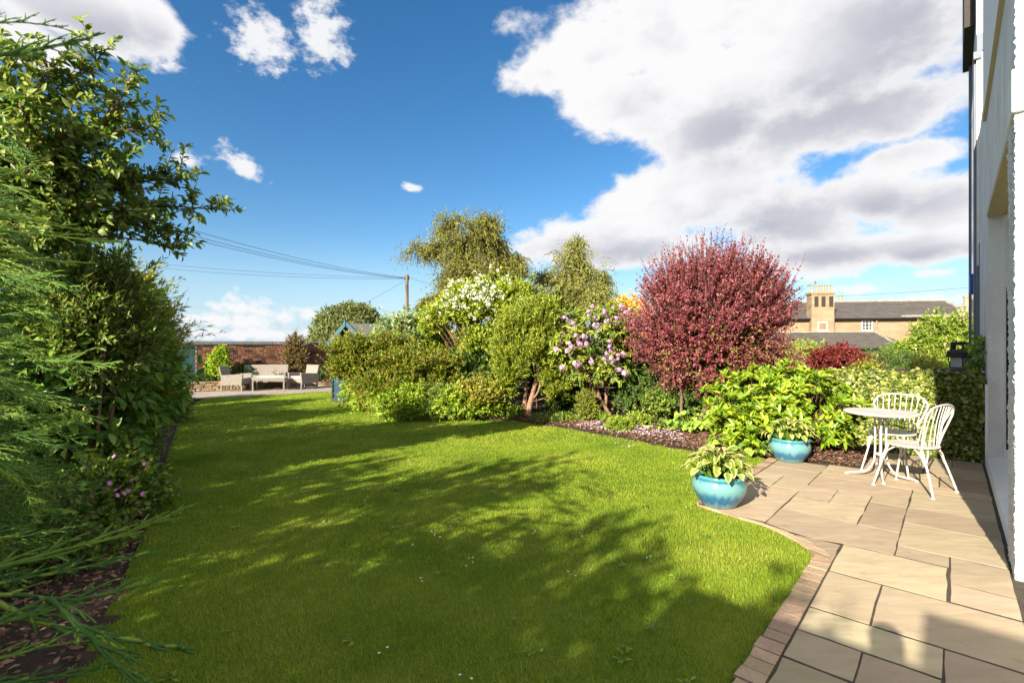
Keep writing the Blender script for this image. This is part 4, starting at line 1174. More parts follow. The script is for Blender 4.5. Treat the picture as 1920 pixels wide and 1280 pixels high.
def seat_thing(name, label, cat, loc, rz, width, group=None):
    """woven armchair or sofa; local -Y is the front"""
    t = thing(name, label, cat, loc, group, rz)
    w, d = width, .66
    obj('seat', MB().box((0, 0, .30), (w - .12, d - .06, .16)), M['wicker'], t, bevel=.01)
    obj('seat_cushion', MB().box((0, -.03, .405), (w - .16, d - .12, .05)), M['cushion'], t, bevel=.02)
    obj('backrest', MB().cube8([(-w / 2 + .06, .26, .30), (w / 2 - .06, .26, .30), (-w / 2 + .06, .31, .30), (w / 2 - .06, .31, .30), (-w / 2 + .04, .37, .80), (w / 2 - .04, .37, .80), (-w / 2 + .04, .42, .80), (w / 2 - .04, .42, .80)]), M['wicker'], t, bevel=.012)
    for s in (-1, 1):
        x = s * (w / 2 - .03)
        obj('armrest', MB().cube8([(x - .03, -.32, .20), (x + .03, -.32, .20), (x - .03, .30, .20), (x + .03, .30, .20), (x - .03, -.36, .56), (x + .03, -.36, .56), (x - .03, .32, .52), (x + .03, .32, .52)]), M['wicker'], t, bevel=.01)
        for y in (-.30, .29):
            obj('leg', MB().cube8([(x - .018, y * 1.08 - .018, 0), (x + .018, y * 1.08 - .018, 0), (x - .018, y * 1.08 + .018, 0), (x + .018, y * 1.08 + .018, 0), (x - .024, y - .024, .25), (x + .024, y - .024, .25), (x - .024, y + .024, .25), (x + .024, y + .024, .25)]), M['wicker'], t)
    return t
wang = math.atan2(wd[1], wd[0])
seat_thing('wicker_sofa', 'pale woven two seat garden sofa facing the lawn', 'sofa', (*at(495, 0, 16.6)[:2], .022), wang - .32, 1.5)
seat_thing('wicker_armchair', 'pale woven armchair left of the sofa, seen from its side', 'armchair', (*at(443, 0, 15.7)[:2], .022), wang + 1.05, .68, 'woven garden armchairs')
seat_thing('wicker_armchair', 'pale woven armchair right of the sofa, turned towards the low table', 'armchair', (*at(569, 0, 16.5)[:2], .022), wang - 1.1, .70, 'woven garden armchairs')
ct = thing('coffee_table', 'low woven garden coffee table in front of the sofa', 'table', (*at(507, 0, 15.9)[:2], .022), None, wang - .38)
obj('tabletop', MB().box((0, 0, .42), (1.0, .52, .02)), M['glass_pale'], ct, bevel=.004)
obj('apron', MB().box((0, 0, .365), (.98, .50, .085)), M['wicker'], ct, bevel=.006)
for sx in (-1, 1):
    for sy in (-1, 1):
        obj('leg', MB().box((sx * .465, sy * .225, .165), (.045, .045, .33)), M['wicker'], ct)
bn = thing('garden_bench', 'green cast iron bench with wooden slats beside the blue shed', 'bench', (*at(636, 0, 18.0)[:2], .022), None, wang - .55)
for k in range(4):
    obj('slat', MB().box((0, -.2 + k * .11, .41), (1.2, .08, .025)), M['oiled'], bn)
for k in range(3):
    obj('slat', MB().box((0, .24 + k * .03, .52 + k * .11), (1.2, .025, .08)), M['oiled'], bn)
for s in (-1, 1):
    mb = MB(); x = s * .58
    hull_tube(mb, [(x, -.26, 0), (x, -.22, .2), (x, -.14, .39), (x, .1, .39), (x, .2, .2), (x, .3, 0)], .022, 24, 6)
    hull_tube(mb, [(x, .2, .4), (x, .26, .6), (x, .33, .8)], .02, 10, 6)
    hull_tube(mb, [(x, -.24, .4), (x, -.3, .52), (x, -.27, .64), (x, -.1, .66), (x, .1, .63), (x, .27, .64)], .02, 24, 6)
    for cy, r in ((-.12, .08), (.06, .09)):
        mb.tube([(x, cy + r * math.cos(q), .53 + r * math.sin(q)) for q in np.linspace(0, 6.28, 17)], .013, 5, cap=False)
    obj('end_frame', mb, M['iron'], bn, smooth=True)

# ================================================================== FENCE BEHIND THE BORDER
fence = thing('wooden_fence', 'low dark timber fence behind the border shrubs', 'fence', uv(9.7, -.4))
def fp(s, z, o=0):
    return -NN * s + UU * o + np.array([0, 0, z])
for bay in range(5):
    s0 = bay * 1.8 + 2.3
    for k in range(5):
        obj('board', MB().box(fp(s0 + .9, .30 + k * .155, random.uniform(-.006, .006)), (1.76, .022, .135), NN, UU), M['fence'], fence)
    obj('gravel_board', MB().box(fp(s0 + .9, .12, -.01), (1.76, .03, .19), NN, UU), M['gravel_board'], fence)
    obj('post', MB().box(fp(s0, .54, -.03), (.09, .09, 1.1), NN, UU), M['fence'], fence)

# ================================================================== NEIGHBOUR'S PROPERTY
def far_brick(label, p0, p1, top, mat='brick', th=.25):
    p0, p1 = np.array(p0, float), np.array(p1, float)
    d = unit(p1 - p0); n = np.array([d[1], -d[0], 0]); l = float(np.linalg.norm(p1 - p0))
    t = thing('boundary_wall', label, 'wall', p0)
    obj('wall_face', MB().box(d * l / 2 + np.array([0, 0, (top - .6) / 2]), (l, th, top + .6), d, n), M['brick_mortar'], t)
    z = top - .30
    while z < top - .03:
        s = random.uniform(-.1, 0)
        while s < l - .2:
            obj('brick', MB().box(d * (s + .11) + n * (th / 2 + .004) + np.array([0, 0, z + .035]), (.215, .03, .065), d, n), M['brick'], t)
            s += .226
        z += .076
    obj('coping', MB().box(d * l / 2 + np.array([0, 0, top + .03]), (l + .04, th + .08, .06), d, n), M['fence'], t)
far_brick('dark brick boundary wall showing over the ivy hedge', (*at(1648, 0, 10.6)[:2], 0), (*at(1840, 0, 11.6)[:2], 0), .90)
cl = thing('stone_pier', 'grey rounded stone pier at the end of the boundary wall', 'pier', at(1641, 700, 10.4))
mb = MB()
mb.cube8([(-.16, -.12, -.5), (.12, -.12, -.5), (-.16, .12, -.5), (.12, .12, -.5), (-.13, -.12, .0), (.12, -.12, .08), (-.13, .12, .0), (.12, .12, .08)])
obj('body', mb, pbr('grey_slab', (.25, .27, .30), .8, (.16, .17, .19), 8), cl, bevel=.05)

# stone house
m = pbr('house_stone', (.36, .26, .165), .9, (.25, .17, .10), 1.2, .4, 20)
t = m.node_tree
br = t.nodes.new('ShaderNodeTexBrick'); br.inputs['Scale'].default_value = 1.0
br.inputs['Brick Width'].default_value = .62; br.inputs['Row Height'].default_value = .26; br.inputs['Mortar Size'].default_value = .022
br.inputs['Color1'].default_value = (.33, .245, .16, 1); br.inputs['Color2'].default_value = (.22, .15, .09, 1); br.inputs['Mortar'].default_value = (.24, .17, .11, 1)
g_ = t.nodes.new('ShaderNodeTexCoord'); sx_ = t.nodes.new('ShaderNodeSeparateXYZ'); cx_ = t.nodes.new('ShaderNodeCombineXYZ')
t.links.new(g_.outputs['Object'], sx_.inputs[0]); ax_ = t.nodes.new('ShaderNodeMath'); t.links.new(sx_.outputs[0], ax_.inputs[0]); t.links.new(sx_.outputs[1], ax_.inputs[1])
t.links.new(ax_.outputs[0], cx_.inputs[0]); t.links.new(sx_.outputs[2], cx_.inputs[1]); t.links.new(cx_.outputs[0], br.inputs['Vector'])
pb = [n for n in t.nodes if n.type == 'BSDF_PRINCIPLED'][0]
src = pb.inputs['Base Color'].links[0].from_socket
mm = t.nodes.new('ShaderNodeMix'); mm.data_type = 'RGBA'; mm.inputs[0].default_value = .45
t.links.new(br.outputs['Color'], mm.inputs[6]); t.links.new(src, mm.inputs[7]); t.links.new(mm.outputs[2], pb.inputs['Base Color'])
M['house_stone'] = m
DH = 38.0
H0 = at(1480, 0, DH); H0[2] = 0
sh_ = thing('stone_house', 'long sandstone house with slate roof behind the red maple', 'house', H0)
hx = unit(np.array([1.0, -.16, 0])); hy = np.array([-hx[1], hx[0], 0])
sc = DH / FOC
def hp_(px, z, o=0.0):
    """point on the front wall line (o metres behind it) in the direction of that column"""
    kx = (px - 960) / FOC
    s_ = (kx * (H0[1] + hy[1] * o) - H0[0] - hy[0] * o) / (hx[0] - kx * hx[1])
    return hx * s_ + hy * o + np.array([0, 0, z])
EZ, RZ = 3.55, 5.15
mb = MB(); a, b = hp_(1455, 0), hp_(1830, 0)
mb.cube8([a + Z3 * -1, b + Z3 * -1, a + hy * 8 - Z3, b + hy * 8 - Z3, a + Z3 * EZ, b + Z3 * EZ, a + hy * 8 + Z3 * EZ, b + hy * 8 + Z3 * EZ])
obj('wall', mb, M['house_stone'], sh_)
a, b = hp_(1440, EZ, -.3), hp_(1836, EZ, -.3); r0, r1 = hp_(1455, RZ, 4.0), hp_(1768, RZ, 4.0)
a2, b2 = a + hy * 8.6, b + hy * 8.6
mb = MB().add([a, b, b2, a2, r0, r1], [(0, 1, 5, 4), (1, 2, 5), (2, 3, 4, 5), (3, 0, 4), (0, 3, 2, 1)])
obj('roof', mb, M['slate'], sh_)
obj('ridge', MB().tube([r0 + Z3 * .03, r1 + Z3 * .03], .10, 6).tube([r1 + Z3 * .03, b + Z3 * .05], .09, 6), M['bark_pale'], sh_)
obj('gutter', MB().tube([a + Z3 * -.05, b + Z3 * -.05], .07, 6), M['black'], sh_)
obj('valley_flashing', MB().tube([hp_(1690, EZ + .12, -.28), hp_(1812, EZ + .14, -.28)], .09, 5), M['bark_pale'], sh_)
c = (hp_(1521, 0, -.4) + hp_(1563, 0, -.4)) / 2; cw = float(np.linalg.norm(hp_(1521, 0) - hp_(1563, 0)))
ch = obj('chimney_gable', MB().box(c + Z3 * 2.35 + hy * .35, (cw, .9, 6.2), hx, hy).box(c + Z3 * 5.5 + hy * .35, (cw + .16, 1.06, .16), hx, hy), M['house_stone'], sh_)
for k in range(4):
    p = c + hx * (cw * (-.38 + .255 * k)) + hy * .35 + Z3 * 5.56
    obj('chimney_pot', MB().lathe([(.14, 0), (.15, .05), (.12, .1), (.11, .5), (.15, .55), (.15, .62), (.11, .64)], 10, p), M['terracotta'], ch)
for k in (-.29, 0.02, .36):
    q = c + hx * (cw * k) + hy * -.11 + Z3 * 4.85
    obj('niche', MB().box(q, (.28, .03, .8), hx, hy), M['dark_brown'], ch)
p = hp_(1576, RZ - .05, 4.2)
obj('chimney_pot', MB().lathe([(.2, -.5), (.2, 0), (.14, .05), (.13, .55), (.17, .6), (.17, .66), (.12, .68)], 10, p), M['terracotta'], sh_)
for (x0, x1, z0, z1, nx, ny, f) in ((1533, 1551, 2.62, 3.28, 1, 1, .42), (1615, 1636, 2.62, 3.43, 3, 3, 0)):
    a, b = hp_(x0, 0, -.5 if f else -.02), hp_(x1, 0, -.5 if f else -.02)
    q = (a + b) / 2; ww = float(np.linalg.norm(b - a)); zc = (z0 + z1) / 2
    fr = MB()
    for s in (-1, 1):
        fr.box(q + hx * s * (ww / 2 - .04) + Z3 * zc, (.08, .1, z1 - z0), hx, hy)
        fr.box(q + Z3 * (zc + s * ((z1 - z0) / 2 - .04)), (ww - .16, .098, .08), hx, hy)
    for k in range(1, nx):
        fr.box(q + hx * ww * (k / nx - .5) + Z3 * zc, (.035, .08, z1 - z0 - .16), hx, hy)
    for k in range(1, ny):
        fr.box(q + Z3 * (z0 + (z1 - z0) * k / ny), (ww - .16, .078, .035), hx, hy)
    fr.box(q - hy * .05 + Z3 * (z0 - .04), (ww + .1, .14, .07), hx, hy)
    wo_ = obj('window', fr, M['white_metal'], sh_)
    obj('pane', MB().box(q + hy * .015 + Z3 * zc, (ww - .1, .03, z1 - z0 - .1), hx, hy), M['glass_dark'], wo_)
obj('downpipe', MB().tube([hp_(1644, EZ, -.2), hp_(1644, EZ - .3, -.1), hp_(1644, 0, -.1)], .05, 6), M['bark_pale'], sh_)
# outhouse roof in front
e0, e1 = hp_(1430, 1.28, -4.0), hp_(1693, 1.28, -4.0); g0, g1 = hp_(1430, 2.48, -.6), hp_(1640, 2.48, -.6)
oh = thing('outhouse', 'low slate roofed outhouse in front of the sandstone house', 'outhouse', H0)
e1b = hp_(1720, 1.28, 0)
mb = MB().add([e0, e1, g1, g0, e1b, hp_(1430, 1.28, 0)], [(0, 1, 2, 3), (1, 4, 2), (4, 5, 3, 2), (5, 0, 3), (0, 5, 4, 1)])
obj('roof', mb, M['slate'], oh)
obj('hip_lead', MB().tube([g1 + Z3 * .03, e1 + Z3 * .03], .085, 6).tube([g0 + Z3 * .03, g1 + Z3 * .03], .05, 6), M['bark_pale'], oh)
obj('gutter', MB().tube([e0 - Z3 * .06, e1 - Z3 * .06], .06, 6), M['black'], oh)
a, b = hp_(1435, 0, -3.7), hp_(1688, 0, -3.7)
obj('wall', MB().cube8([a - Z3, b - Z3, a + hy * 3 - Z3, b + hy * 3 - Z3, a + Z3 * 1.2, b + Z3 * 1.2, a + hy * 3 + Z3 * 1.2, b + hy * 3 + Z3 * 1.2]), M['house_stone'], oh)
p = at(1812, 0, 34); p[2] = 0
ck = thing('chimney_stack', 'rendered chimney stack with one pot beside the white house corner', 'chimney', p)
obj('shaft', MB().box((0, 0, 2.1), (.72, .72, 4.2)).box((0, 0, 4.22), (.84, .84, .1)), pbr('render_grey', (.42, .35, .29), .9), ck)
obj('chimney_pot', MB().lathe([(.2, 4.27), (.2, 4.4), (.16, 4.45), (.15, 4.8), (.19, 4.85), (.19, 4.95), (.14, 4.97)], 12), M['terracotta'], ck)

# utility pole and wires
PD = 34.0
pb_ = at(763, 0, PD); pb_[2] = 0; ptop = float(at(763, 515, PD)[2])
pole = thing('utility_pole', 'wooden utility pole rising behind the border shrubs', 'pole', pb_)
obj('shaft', MB().tube([(0, 0, -.5), (0, 0, ptop)], [.14, .11], 10), M['pole_wood'], pole)
obj('insulator', MB().box((0, -.02, ptop - .35), (.34, .08, .08)).tube([(-.14, 0, ptop - .3), (-.14, 0, ptop - .1)], .03, 6).tube([(.14, 0, ptop - .3), (.14, 0, ptop - .1)], .03, 6).tube([(0, -.15, ptop - .8), (0, .15, ptop - .8)], .03, 6), M['dark_brown'], pole)
def wire(label, a, b, sag, group):
    a, b = np.array(a), np.array(b)
    t = np.linspace(0, 1, 24)[:, None]
    p = a + (b - a) * t - np.array([0, 0, 1]) * sag * 4 * t * (1 - t)
    o = obj('overhead_wire', MB().tube(p, .010, 4, cap=False), M['wire'], None)
    tag(o, label, 'wire', group)
for k, (y0, lab) in enumerate(((395, 'thin overhead wire, uppermost of the three rising to the left'), (408, 'thin overhead wire, middle one of the three rising to the left'), (416, 'thin overhead wire, lowest of the three rising to the left'))):
    wire(lab, at(240, y0, 19 + k * .4), at(758, 520 + k, PD), .35, 'overhead wires at the pole')
wire('thin overhead wire, upper one of the level pair left of the pole', at(240, 488, 40), at(758, 521, PD), .25, 'overhead wires at the pole')
wire('thin overhead wire, lower one of the level pair left of the pole', at(240, 496, 40), at(758, 523, PD), .3, 'overhead wires at the pole')
wire('thin service wire dropping from the pole towards the round bush', at(758, 527, PD), at(575, 612, 44), .3, 'overhead wires at the pole')
wire('thin overhead wire running from the pole right behind the birch', at(767, 520, PD), at(900, 545, 30), .2, 'overhead wires at the pole')
wire('thin overhead wire above the roof of the sandstone house', at(1500, 556, 48), at(1815, 539, 33.8), .15, 'overhead wires at the pole')

# ================================================================== FAR TREES
def birch(label, d, parts, trunk, mat, seed, strand, dens, LLf=.11):
    rng = np.random.default_rng(seed)
    base = at(trunk[0][0], 0, d); base[2] = 0
    t = thing('birch_tree', label, 'tree', base, 'weeping birches beyond the garden')
    k = d / FOC
    tp = [np.array([(x - trunk[0][0]) * k, 0, CAM_H + (HOR - y) * k]) for x, y in trunk]
    tp[0][2] = -.2
    lims = [(tp, [.22 * d / 30, .12 * d / 30, .03])]
    Vp = []
    for (px, py, rx, ry) in parts:
        c = np.array([(px - trunk[0][0]) * k, rng.normal(0, rx * k * .3), CAM_H + (HOR - py) * k])
        rr = (rx * k, rx * k * .8, ry * k)
        n = max(230, int(1.9 * dens * rx * ry / 1000))
        p, dd = crown_paths(rng, c, rr, n, strand * d / 30, seed, .45, .25, (0, 0, -2.0), .10, 5, -.75, .25, .40, .9)
        Vp.append(p)
        j = np.argmin([abs(q[2] - (c[2] - rr[2] * .8)) for q in tp])
        lims.append(([tp[j], (tp[j] * .4 + c * .6) + np.array([rng.normal(0, .2), 0, .2]), c + np.array([0, 0, rr[2] * .2])], [.05 * d / 30, .04, .015]))
        for _ in range(3):
            e = c + unit(rng.normal(0, 1, 3)) * np.array(rr) * .5
            lims.append(([c * .6 + tp[j] * .4, (c + e) / 2 + np.array([0, 0, .15]), e], [.035 * d / 30, .02, .008]))
    limb(t, 'trunk', lims, 'bark_pale', 6)
    paths = np.concatenate(Vp)
    crown(t, mat, paths, 13, LLf * d / 30, LLf * .62 * d / 30, rng, .9, -.4, .1, stem=(.008, .004), nup=.3, fold=.1)
birch('tall weeping birch left of the large cloud, behind the white flowering shrub', 31, [(885, 445, 68, 50), (850, 420, 52, 36), (912, 412, 34, 24), (786, 462, 38, 17), (822, 470, 26, 34), (845, 505, 38, 32), (935, 470, 24, 48), (968, 486, 24, 34), (900, 505, 70, 30), (985, 510, 18, 26), (880, 490, 70, 45), (950, 505, 45, 40), (860, 530, 50, 30)], [(858, 647), (862, 560), (872, 470), (885, 415)], 'l_birch', 31, 1.5, 210)
birch('smaller birch with pale stems between the tall birch and the red bush', 36, [(1080, 470, 38, 30), (1068, 505, 34, 34), (1102, 500, 34, 34), (1022, 520, 26, 26), (1090, 545, 46, 30), (1130, 520, 18, 30), (1065, 560, 38, 22), (1085, 450, 22, 14), (1110, 560, 36, 36), (1050, 540, 36, 36)], [(1075, 647), (1078, 560), (1060, 500), (1082, 452)], 'l_birch2', 32, 1.2, 190)
birch('short birch sapling beside the utility pole', 29, [(810, 560, 26, 20), (795, 572, 18, 14), (828, 572, 22, 22)], [(815, 647), (815, 600), (812, 555)], 'l_birch', 33, .8, 190)

def shrub(name, label, cat, base, c, rad, n, k, LL, LW, mat, seed=1, L=.3, stems=(), bark='bark', group=None, sk=None, **kw):
    rng = np.random.default_rng(seed)
    t = thing(name, label, cat, base, group)
    ck_ = dict(spread=.9, up=.15, nup=.8, shape='q', curl=.12, fold=.18, t0=.15)
    ck_.update(sk or {})
    paths, d = crown_paths(rng, c, rad, n, L, seed, **kw)
    crown(t, mat, paths, k, LL, LW, rng, **ck_)
    if stems:
        limb(t, 'stem' if cat != 'tree' else 'trunk', list(stems), bark)
    return t, paths, rng

def auto_stems(c, rad, n, r, seed, spread=.12):
    g = np.random.default_rng(seed); out = []
    for i in range(n):
        a = g.uniform(0, 6.28); d = np.array([math.cos(a), math.sin(a), 0])
        e = np.array(c) + d * np.array(rad) * g.uniform(.3, .75) + np.array([0, 0, g.uniform(-.2, .5) * rad[2]])
        b = d * spread * g.uniform(.2, 1)
        out.append(([b, b * .4 + e * .45 + np.array([0, 0, .05]), e], [r, r * .7, r * .25]))
    return out

b = at(662, 0, 30); b[2] = 0
shrub('round_tree', 'broad round pale green tree beyond the shed roof', 'tree', b, (0, 0, 1.6), (2.75, 2.2, 2.35), 5200, 7, .17, .09, 'l_willow', 41, .5, [([(0, 0, -.2), (.1, 0, 1), (0, 0, 2.5)], [.2, .15, .05])] + auto_stems((0, 0, 1.8), (2.4, 2, 1.6), 9, .07, 3), amp=.16, up=.25, zmin=-.5, shell=.75)
b = at(1183, 0, 13); b[2] = 0
shrub('golden_shrub', 'golden orange shrub peeping out left of the red bush', 'shrub', b, (0, 0, 1.9), (.62, .5, .95), 700, 9, .075, .04, 'l_orange', 42, .3, auto_stems((0, 0, 1.7), (.5, .4, .9), 5, .02, 4), amp=.3)

# neighbour's plants
b = at(1570, 0, 12.5); b[2] = 0
shrub('red_maple', 'low dark red maple in front of the stone house', 'tree', b, (0, 0, .98), (.72, .6, .56), 1500, 9, .085, .035, 'l_maple', 43, .25, auto_stems((0, 0, .9), (.6, .5, .5), 6, .025, 5), amp=.3, up=-.1, bend=(0, 0, -.6), hole=.22, hfreq=3.5)
b = at(1775, 0, 25); b[2] = 0
lab, paths, rng = shrub('laburnum_tree', 'green tree hung with faded pale flower tassels beside the white house', 'tree', b, (0, 0, 1.2), (1.75, 1.4, 1.75), 2600, 11, .17, .065, 'l_wisteria', 44, .6, [([(0, 0, -.2), (.05, 0, .6), (0, 0, 1.6)], [.1, .08, .03])] + auto_stems((0, 0, 1.3), (1, .8, .9), 8, .035, 6), amp=.35, up=.1, bend=(0, 0, -.5), hole=.25, hfreq=2.2)
shrub('laburnum_tree', 'lower leafy tree left of the tassel hung one, against the sandstone wall', 'tree', (b[0] - 1.1, b[1] + .9, 0), (0, 0, .6), (.95, 1.0, 1.3), 1500, 11, .16, .06, 'l_wisteria', 45, .6, auto_stems((0, 0, 1), (.7, .6, .8), 5, .03, 7), amp=.3, up=.1, bend=(0, 0, -.5), hole=.2)
pp = paths[rng.permutation(len(paths))[:240], -1]
rac = shoots(pp, np.tile([0, 0, -1.0], (len(pp), 1)), .36, 3, rng, (0, 0, -.5), .05)
crown(lab, 'l_racemes', rac, 16, .05, .04, rng, 1.2, 0, 0, name='tassels', stem=None)
HED = 'hedge shrubs behind the boundary wall'
for i, (px, d, zc, rx, rz, mat, labl, nn) in enumerate(((1508, 13.5, .85, .75, .75, 'l_bright', 'bright green hedge shrub between the red bush and red maple', 1100), (1655, 19, .62, 1.05, .85, 'l_hedge', 'grey green hedge shrub right of the red maple', 1100), (1702, 24, .35, .95, 1.0, 'l_hedge', 'darker hedge shrub below the sandstone wall', 900),
                                                     (1735, 22.5, .25, .9, .9, 'l_golden', 'yellowish shrub behind the dark brick wall', 700), (1770, 23, .1, 1.1, 1.1, 'l_bright', 'green shrub beneath the tassel hung tree', 800), (1612, 12.0, .55, .55, .5, 'l_yew', 'olive green shrub behind the ivy hedge', 800))):
    b = at(px, 0, d); b[2] = 0
    shrub('hedge_shrub', labl, 'shrub', b, (0, 0, zc), (rx, rx * .7, rz), nn, 10, .06, .03, mat, 50 + i, .25, auto_stems((0, 0, zc), (rx, rx, rz), 4, .02, i), group=HED, amp=.25)

# ================================================================== THE BORDER
def bz(px, py, z=0):
    g = gr(px, py); return (g[0], g[1], 0.0)

# --- red barberry
b = np.array([3.52, 8.55, 0])
rng = np.random.default_rng(60)
t = thing('red_barberry', 'large round purple red barberry bush in the middle of the border', 'shrub', b)
cc = (.03, 0, 2.0)
p1, d1 = crown_paths(rng, cc, (1.34, 1.08, 1.16), 4600, .48, 60, .18, .45, (0, 0, .25), .08, 6, -.75, .55, .42, 3.4)
crown(t, 'l_barberry', p1, 19, .042, .028, rng, 1.0, .2, .12, stem=(.004, .0015), nup=.5, fold=.1)
p2, d2 = crown_paths(rng, (.03, 0, 2.25), (1.32, 1.08, 1.02), 420, .75, 61, .12, .8, (0, 0, .3), .06, 8, -.15, .85)
crown(t, 'l_barberry', p2, 26, .040, .026, rng, 1.0, .2, .1, name='shoot_tips', stem=(.005, .0015), nup=.5)
p3, d3 = crown_paths(rng, (.03, 0, 1.5), (1.2, 1.0, .95), 1100, .4, 62, .2, .2, (0, 0, -.3), .12, 4, -.9, .4)
crown(t, 'l_barberry_inner', p3, 12, .045, .03, rng, 1.0, .1, .1, name='inner_leaves', stem=None)
p4, d4 = crown_paths(rng, (.03, 0, 1.32), (1.32, 1.05, .72), 1500, .45, 63, .25, .2, (0, 0, -.2), .12, 5, -.9, .6, .36, 3.0)
crown(t, 'l_barberry', p4, 16, .042, .028, rng, 1.0, .15, .1, name='skirt', stem=(.004, .0015), nup=.5, fold=.1)
st = []
for i in range(16):
    a = rng.uniform(0, 6.28); e = np.array([math.cos(a) * rng.uniform(.4, 1.1), math.sin(a) * rng.uniform(.3, .9), rng.uniform(1.2, 2.3)])
    s0 = np.array([math.cos(a) * .12 + .1 + (-.55 if i % 4 == 0 else 0), math.sin(a) * .1, -.03])
    st.append(([s0, s0 * .7 + e * .25 + np.array([0, 0, .2]), e], [.032, .024, .008]))
limb(t, 'stem', st, 'bark', 6)

# --- bright large-leaved rhododendron on the right
b = np.array([3.95, 7.25, 0])
rng = np.random.default_rng(70)
t = thing('rhododendron', 'broad yellow green rhododendron mound behind the farther pot', 'shrub', b)
pa, _ = crown_paths(rng, (0, 0, .5), (1.02, .85, .62), 800, .28, 70, .16, .7, (0, 0, .1), .1, 4, -.55, .6, .30, 4.0)
lp = [leafproto('rhodo%d' % i, LEAF_LANCE, w, f, c) for i, (w, f, c) in enumerate(((.17, .2, .35), (.19, .12, .2), (.16, .28, .6)))]
leafy(t, 'l_rhodo', pa, 9, .125, .042, rng, lp, 300, 1.05, .25, .5, .7, True)
pb2, _ = crown_paths(rng, (-.55, -.35, .32), (.55, .45, .40), 160, .24, 71, .16, .7, (0, 0, .1), .1, 4, -.55, .6)
P, T, _t = along(pb2, 8, rng, .6, 1)
V, F, ti = leafgeo(P * .35 + np.repeat(pb2[:, -1], 8, 0) * .65, leafdirs(T, rng, 1.05, .25), unit(rng.normal(0, .3, P.shape) + [0, 0, .8]), .115, .04, .14, .2, 'l', rng)
npmesh('low_foliage', V, F, M['l_rhodo'], t, ti, kind='stuff')
limb(t, 'stem', auto_stems((0, 0, .6), (.9, .8, .5), 12, .02, 8, .3), 'bark', 6)

# --- variegated ivy hedge
hd = thing('ivy_hedge', 'clipped variegated ivy hedge behind the table, darker in the house shade', 'hedge', uv(8.8, -.45))
rng = np.random.default_rng(72)
def hedge_pts(u0, u1, n0, n1, zt, n):
    f = rng.choice(3, n, p=[.62, .25, .13])
    a, bq, c = rng.uniform(u0, u1, n), rng.uniform(n0, n1, n), rng.uniform(.02, zt, n)
    a = np.where(f == 0, u0, a); c = np.where(f == 1, zt, c); bq = np.where(f == 2, n0, bq)
    P = UU * a[:, None] + NN * bq[:, None] + Z3 * c[:, None]
    nr = np.where((f == 0)[:, None], -UU, np.where((f == 1)[:, None], Z3, -NN))
    bul = (vnoise(P * 2.6, 6) - .5) * .20 + (vnoise(P * 7, 8) - .5) * .09
    return P + nr * (bul + rng.uniform(-.06, .03, n))[:, None], nr
Ps, Ns = [], []
for args in ((8.62, 9.15, -1.38, .30, 1.07, 19000), (8.80, 9.2, -1.75, -1.2, 1.05, 3500)):
    P, nr = hedge_pts(*args); Ps.append(P); Ns.append(nr)
P = np.concatenate(Ps); nr = np.concatenate(Ns)
D = unit(nr * .45 + rng.normal(0, .6, P.shape) + [0, 0, -.35]); N = unit(nr + rng.normal(0, .45, P.shape) + [0, 0, .35])
L = rng.uniform(.035, .07, len(P))
V, F, ti = leafgeo(P - np.array(hd.location), D, N, L, L * .85, .12, .15, 'l', rng)
npmesh('foliage', V, F, M['l_ivy'], hd, ti, kind='stuff')
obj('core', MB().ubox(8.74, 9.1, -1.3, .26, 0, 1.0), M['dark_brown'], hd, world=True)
st = [([uv(8.66, q) - uv(8.8, -.45), uv(8.72, q + .1, .4) - uv(8.8, -.45), uv(8.7, q - .1, .9) - uv(8.8, -.45)], [.018, .014, .008]) for q in np.linspace(-1.2, .2, 7)]
limb(hd, 'stem', st, 'bark', 5)

# --- pink rhododendron on tall bare stems
b = np.array(bz(1150, 785)); rng = np.random.default_rng(74)
t = thing('pink_rhododendron', 'leggy rhododendron with lilac pink flower trusses left of the red bush', 'shrub', b)
k = b[1] / FOC
def loc_(px, py, o=0.0):
    return np.array([(px - 1150) * k, o, CAM_H + (HOR - py) * k])
st = [([loc_(1152, 790), loc_(1135, 765, -.05), loc_(1122, 740, -.05), loc_(1115, 690), loc_(1112, 640)], [.05, .042, .034, .026, .012]), ([loc_(1130, 757, -.04), loc_(1118, 735), loc_(1100, 700, .1), loc_(1085, 660, .2)], [.03, .025, .02, .01]),
      ([loc_(1135, 765), loc_(1137, 735, .05), loc_(1128, 700, .1), loc_(1145, 650, .1)], [.034, .03, .022, .01]), ([loc_(1125, 748), loc_(1108, 728, -.1), loc_(1100, 705, -.2), loc_(1075, 650, -.3)], [.02, .018, .014, .008]),
      ([loc_(1115, 690), loc_(1120, 655), loc_(1150, 620, -.2)], [.02, .014, .007]), ([loc_(1115, 690), loc_(1090, 640, -.2), loc_(1060, 620, -.3)], [.018, .012, .006]), ([loc_(1128, 700), loc_(1165, 650, .1), loc_(1185, 620, .2)], [.018, .012, .006]),
      ([loc_(1125, 778, -.1), loc_(1108, 760, -.12), loc_(1102, 740, -.15)], [.012, .01, .006])]
limb(t, 'stem', st, 'bark_red', 7)
lp = [leafproto('prh%d' % i, LEAF_LANCE, w, f, c) for i, (w, f, c) in enumerate(((.16, .15, .5), (.18, .2, .8)))]
pls = []
for (px, py, rx, rz, n, o) in ((1120, 612, 78, 36, 190, 0), (1075, 650, 50, 36, 95, -.15), (1160, 650, 48, 42, 95, .1), (1125, 695, 58, 30, 60, -.1), (1090, 690, 40, 28, 40, -.25), (1150, 605, 55, 32, 70, -.1)):
    c = loc_(px, py, o); p, _ = crown_paths(rng, c, (rx * k, rx * k * .75, rz * k), n, .28, 74 + n, .3, .5, (0, 0, 0), .12, 4, -.7, .45)
    pls.append(p)
pl = np.concatenate(pls)
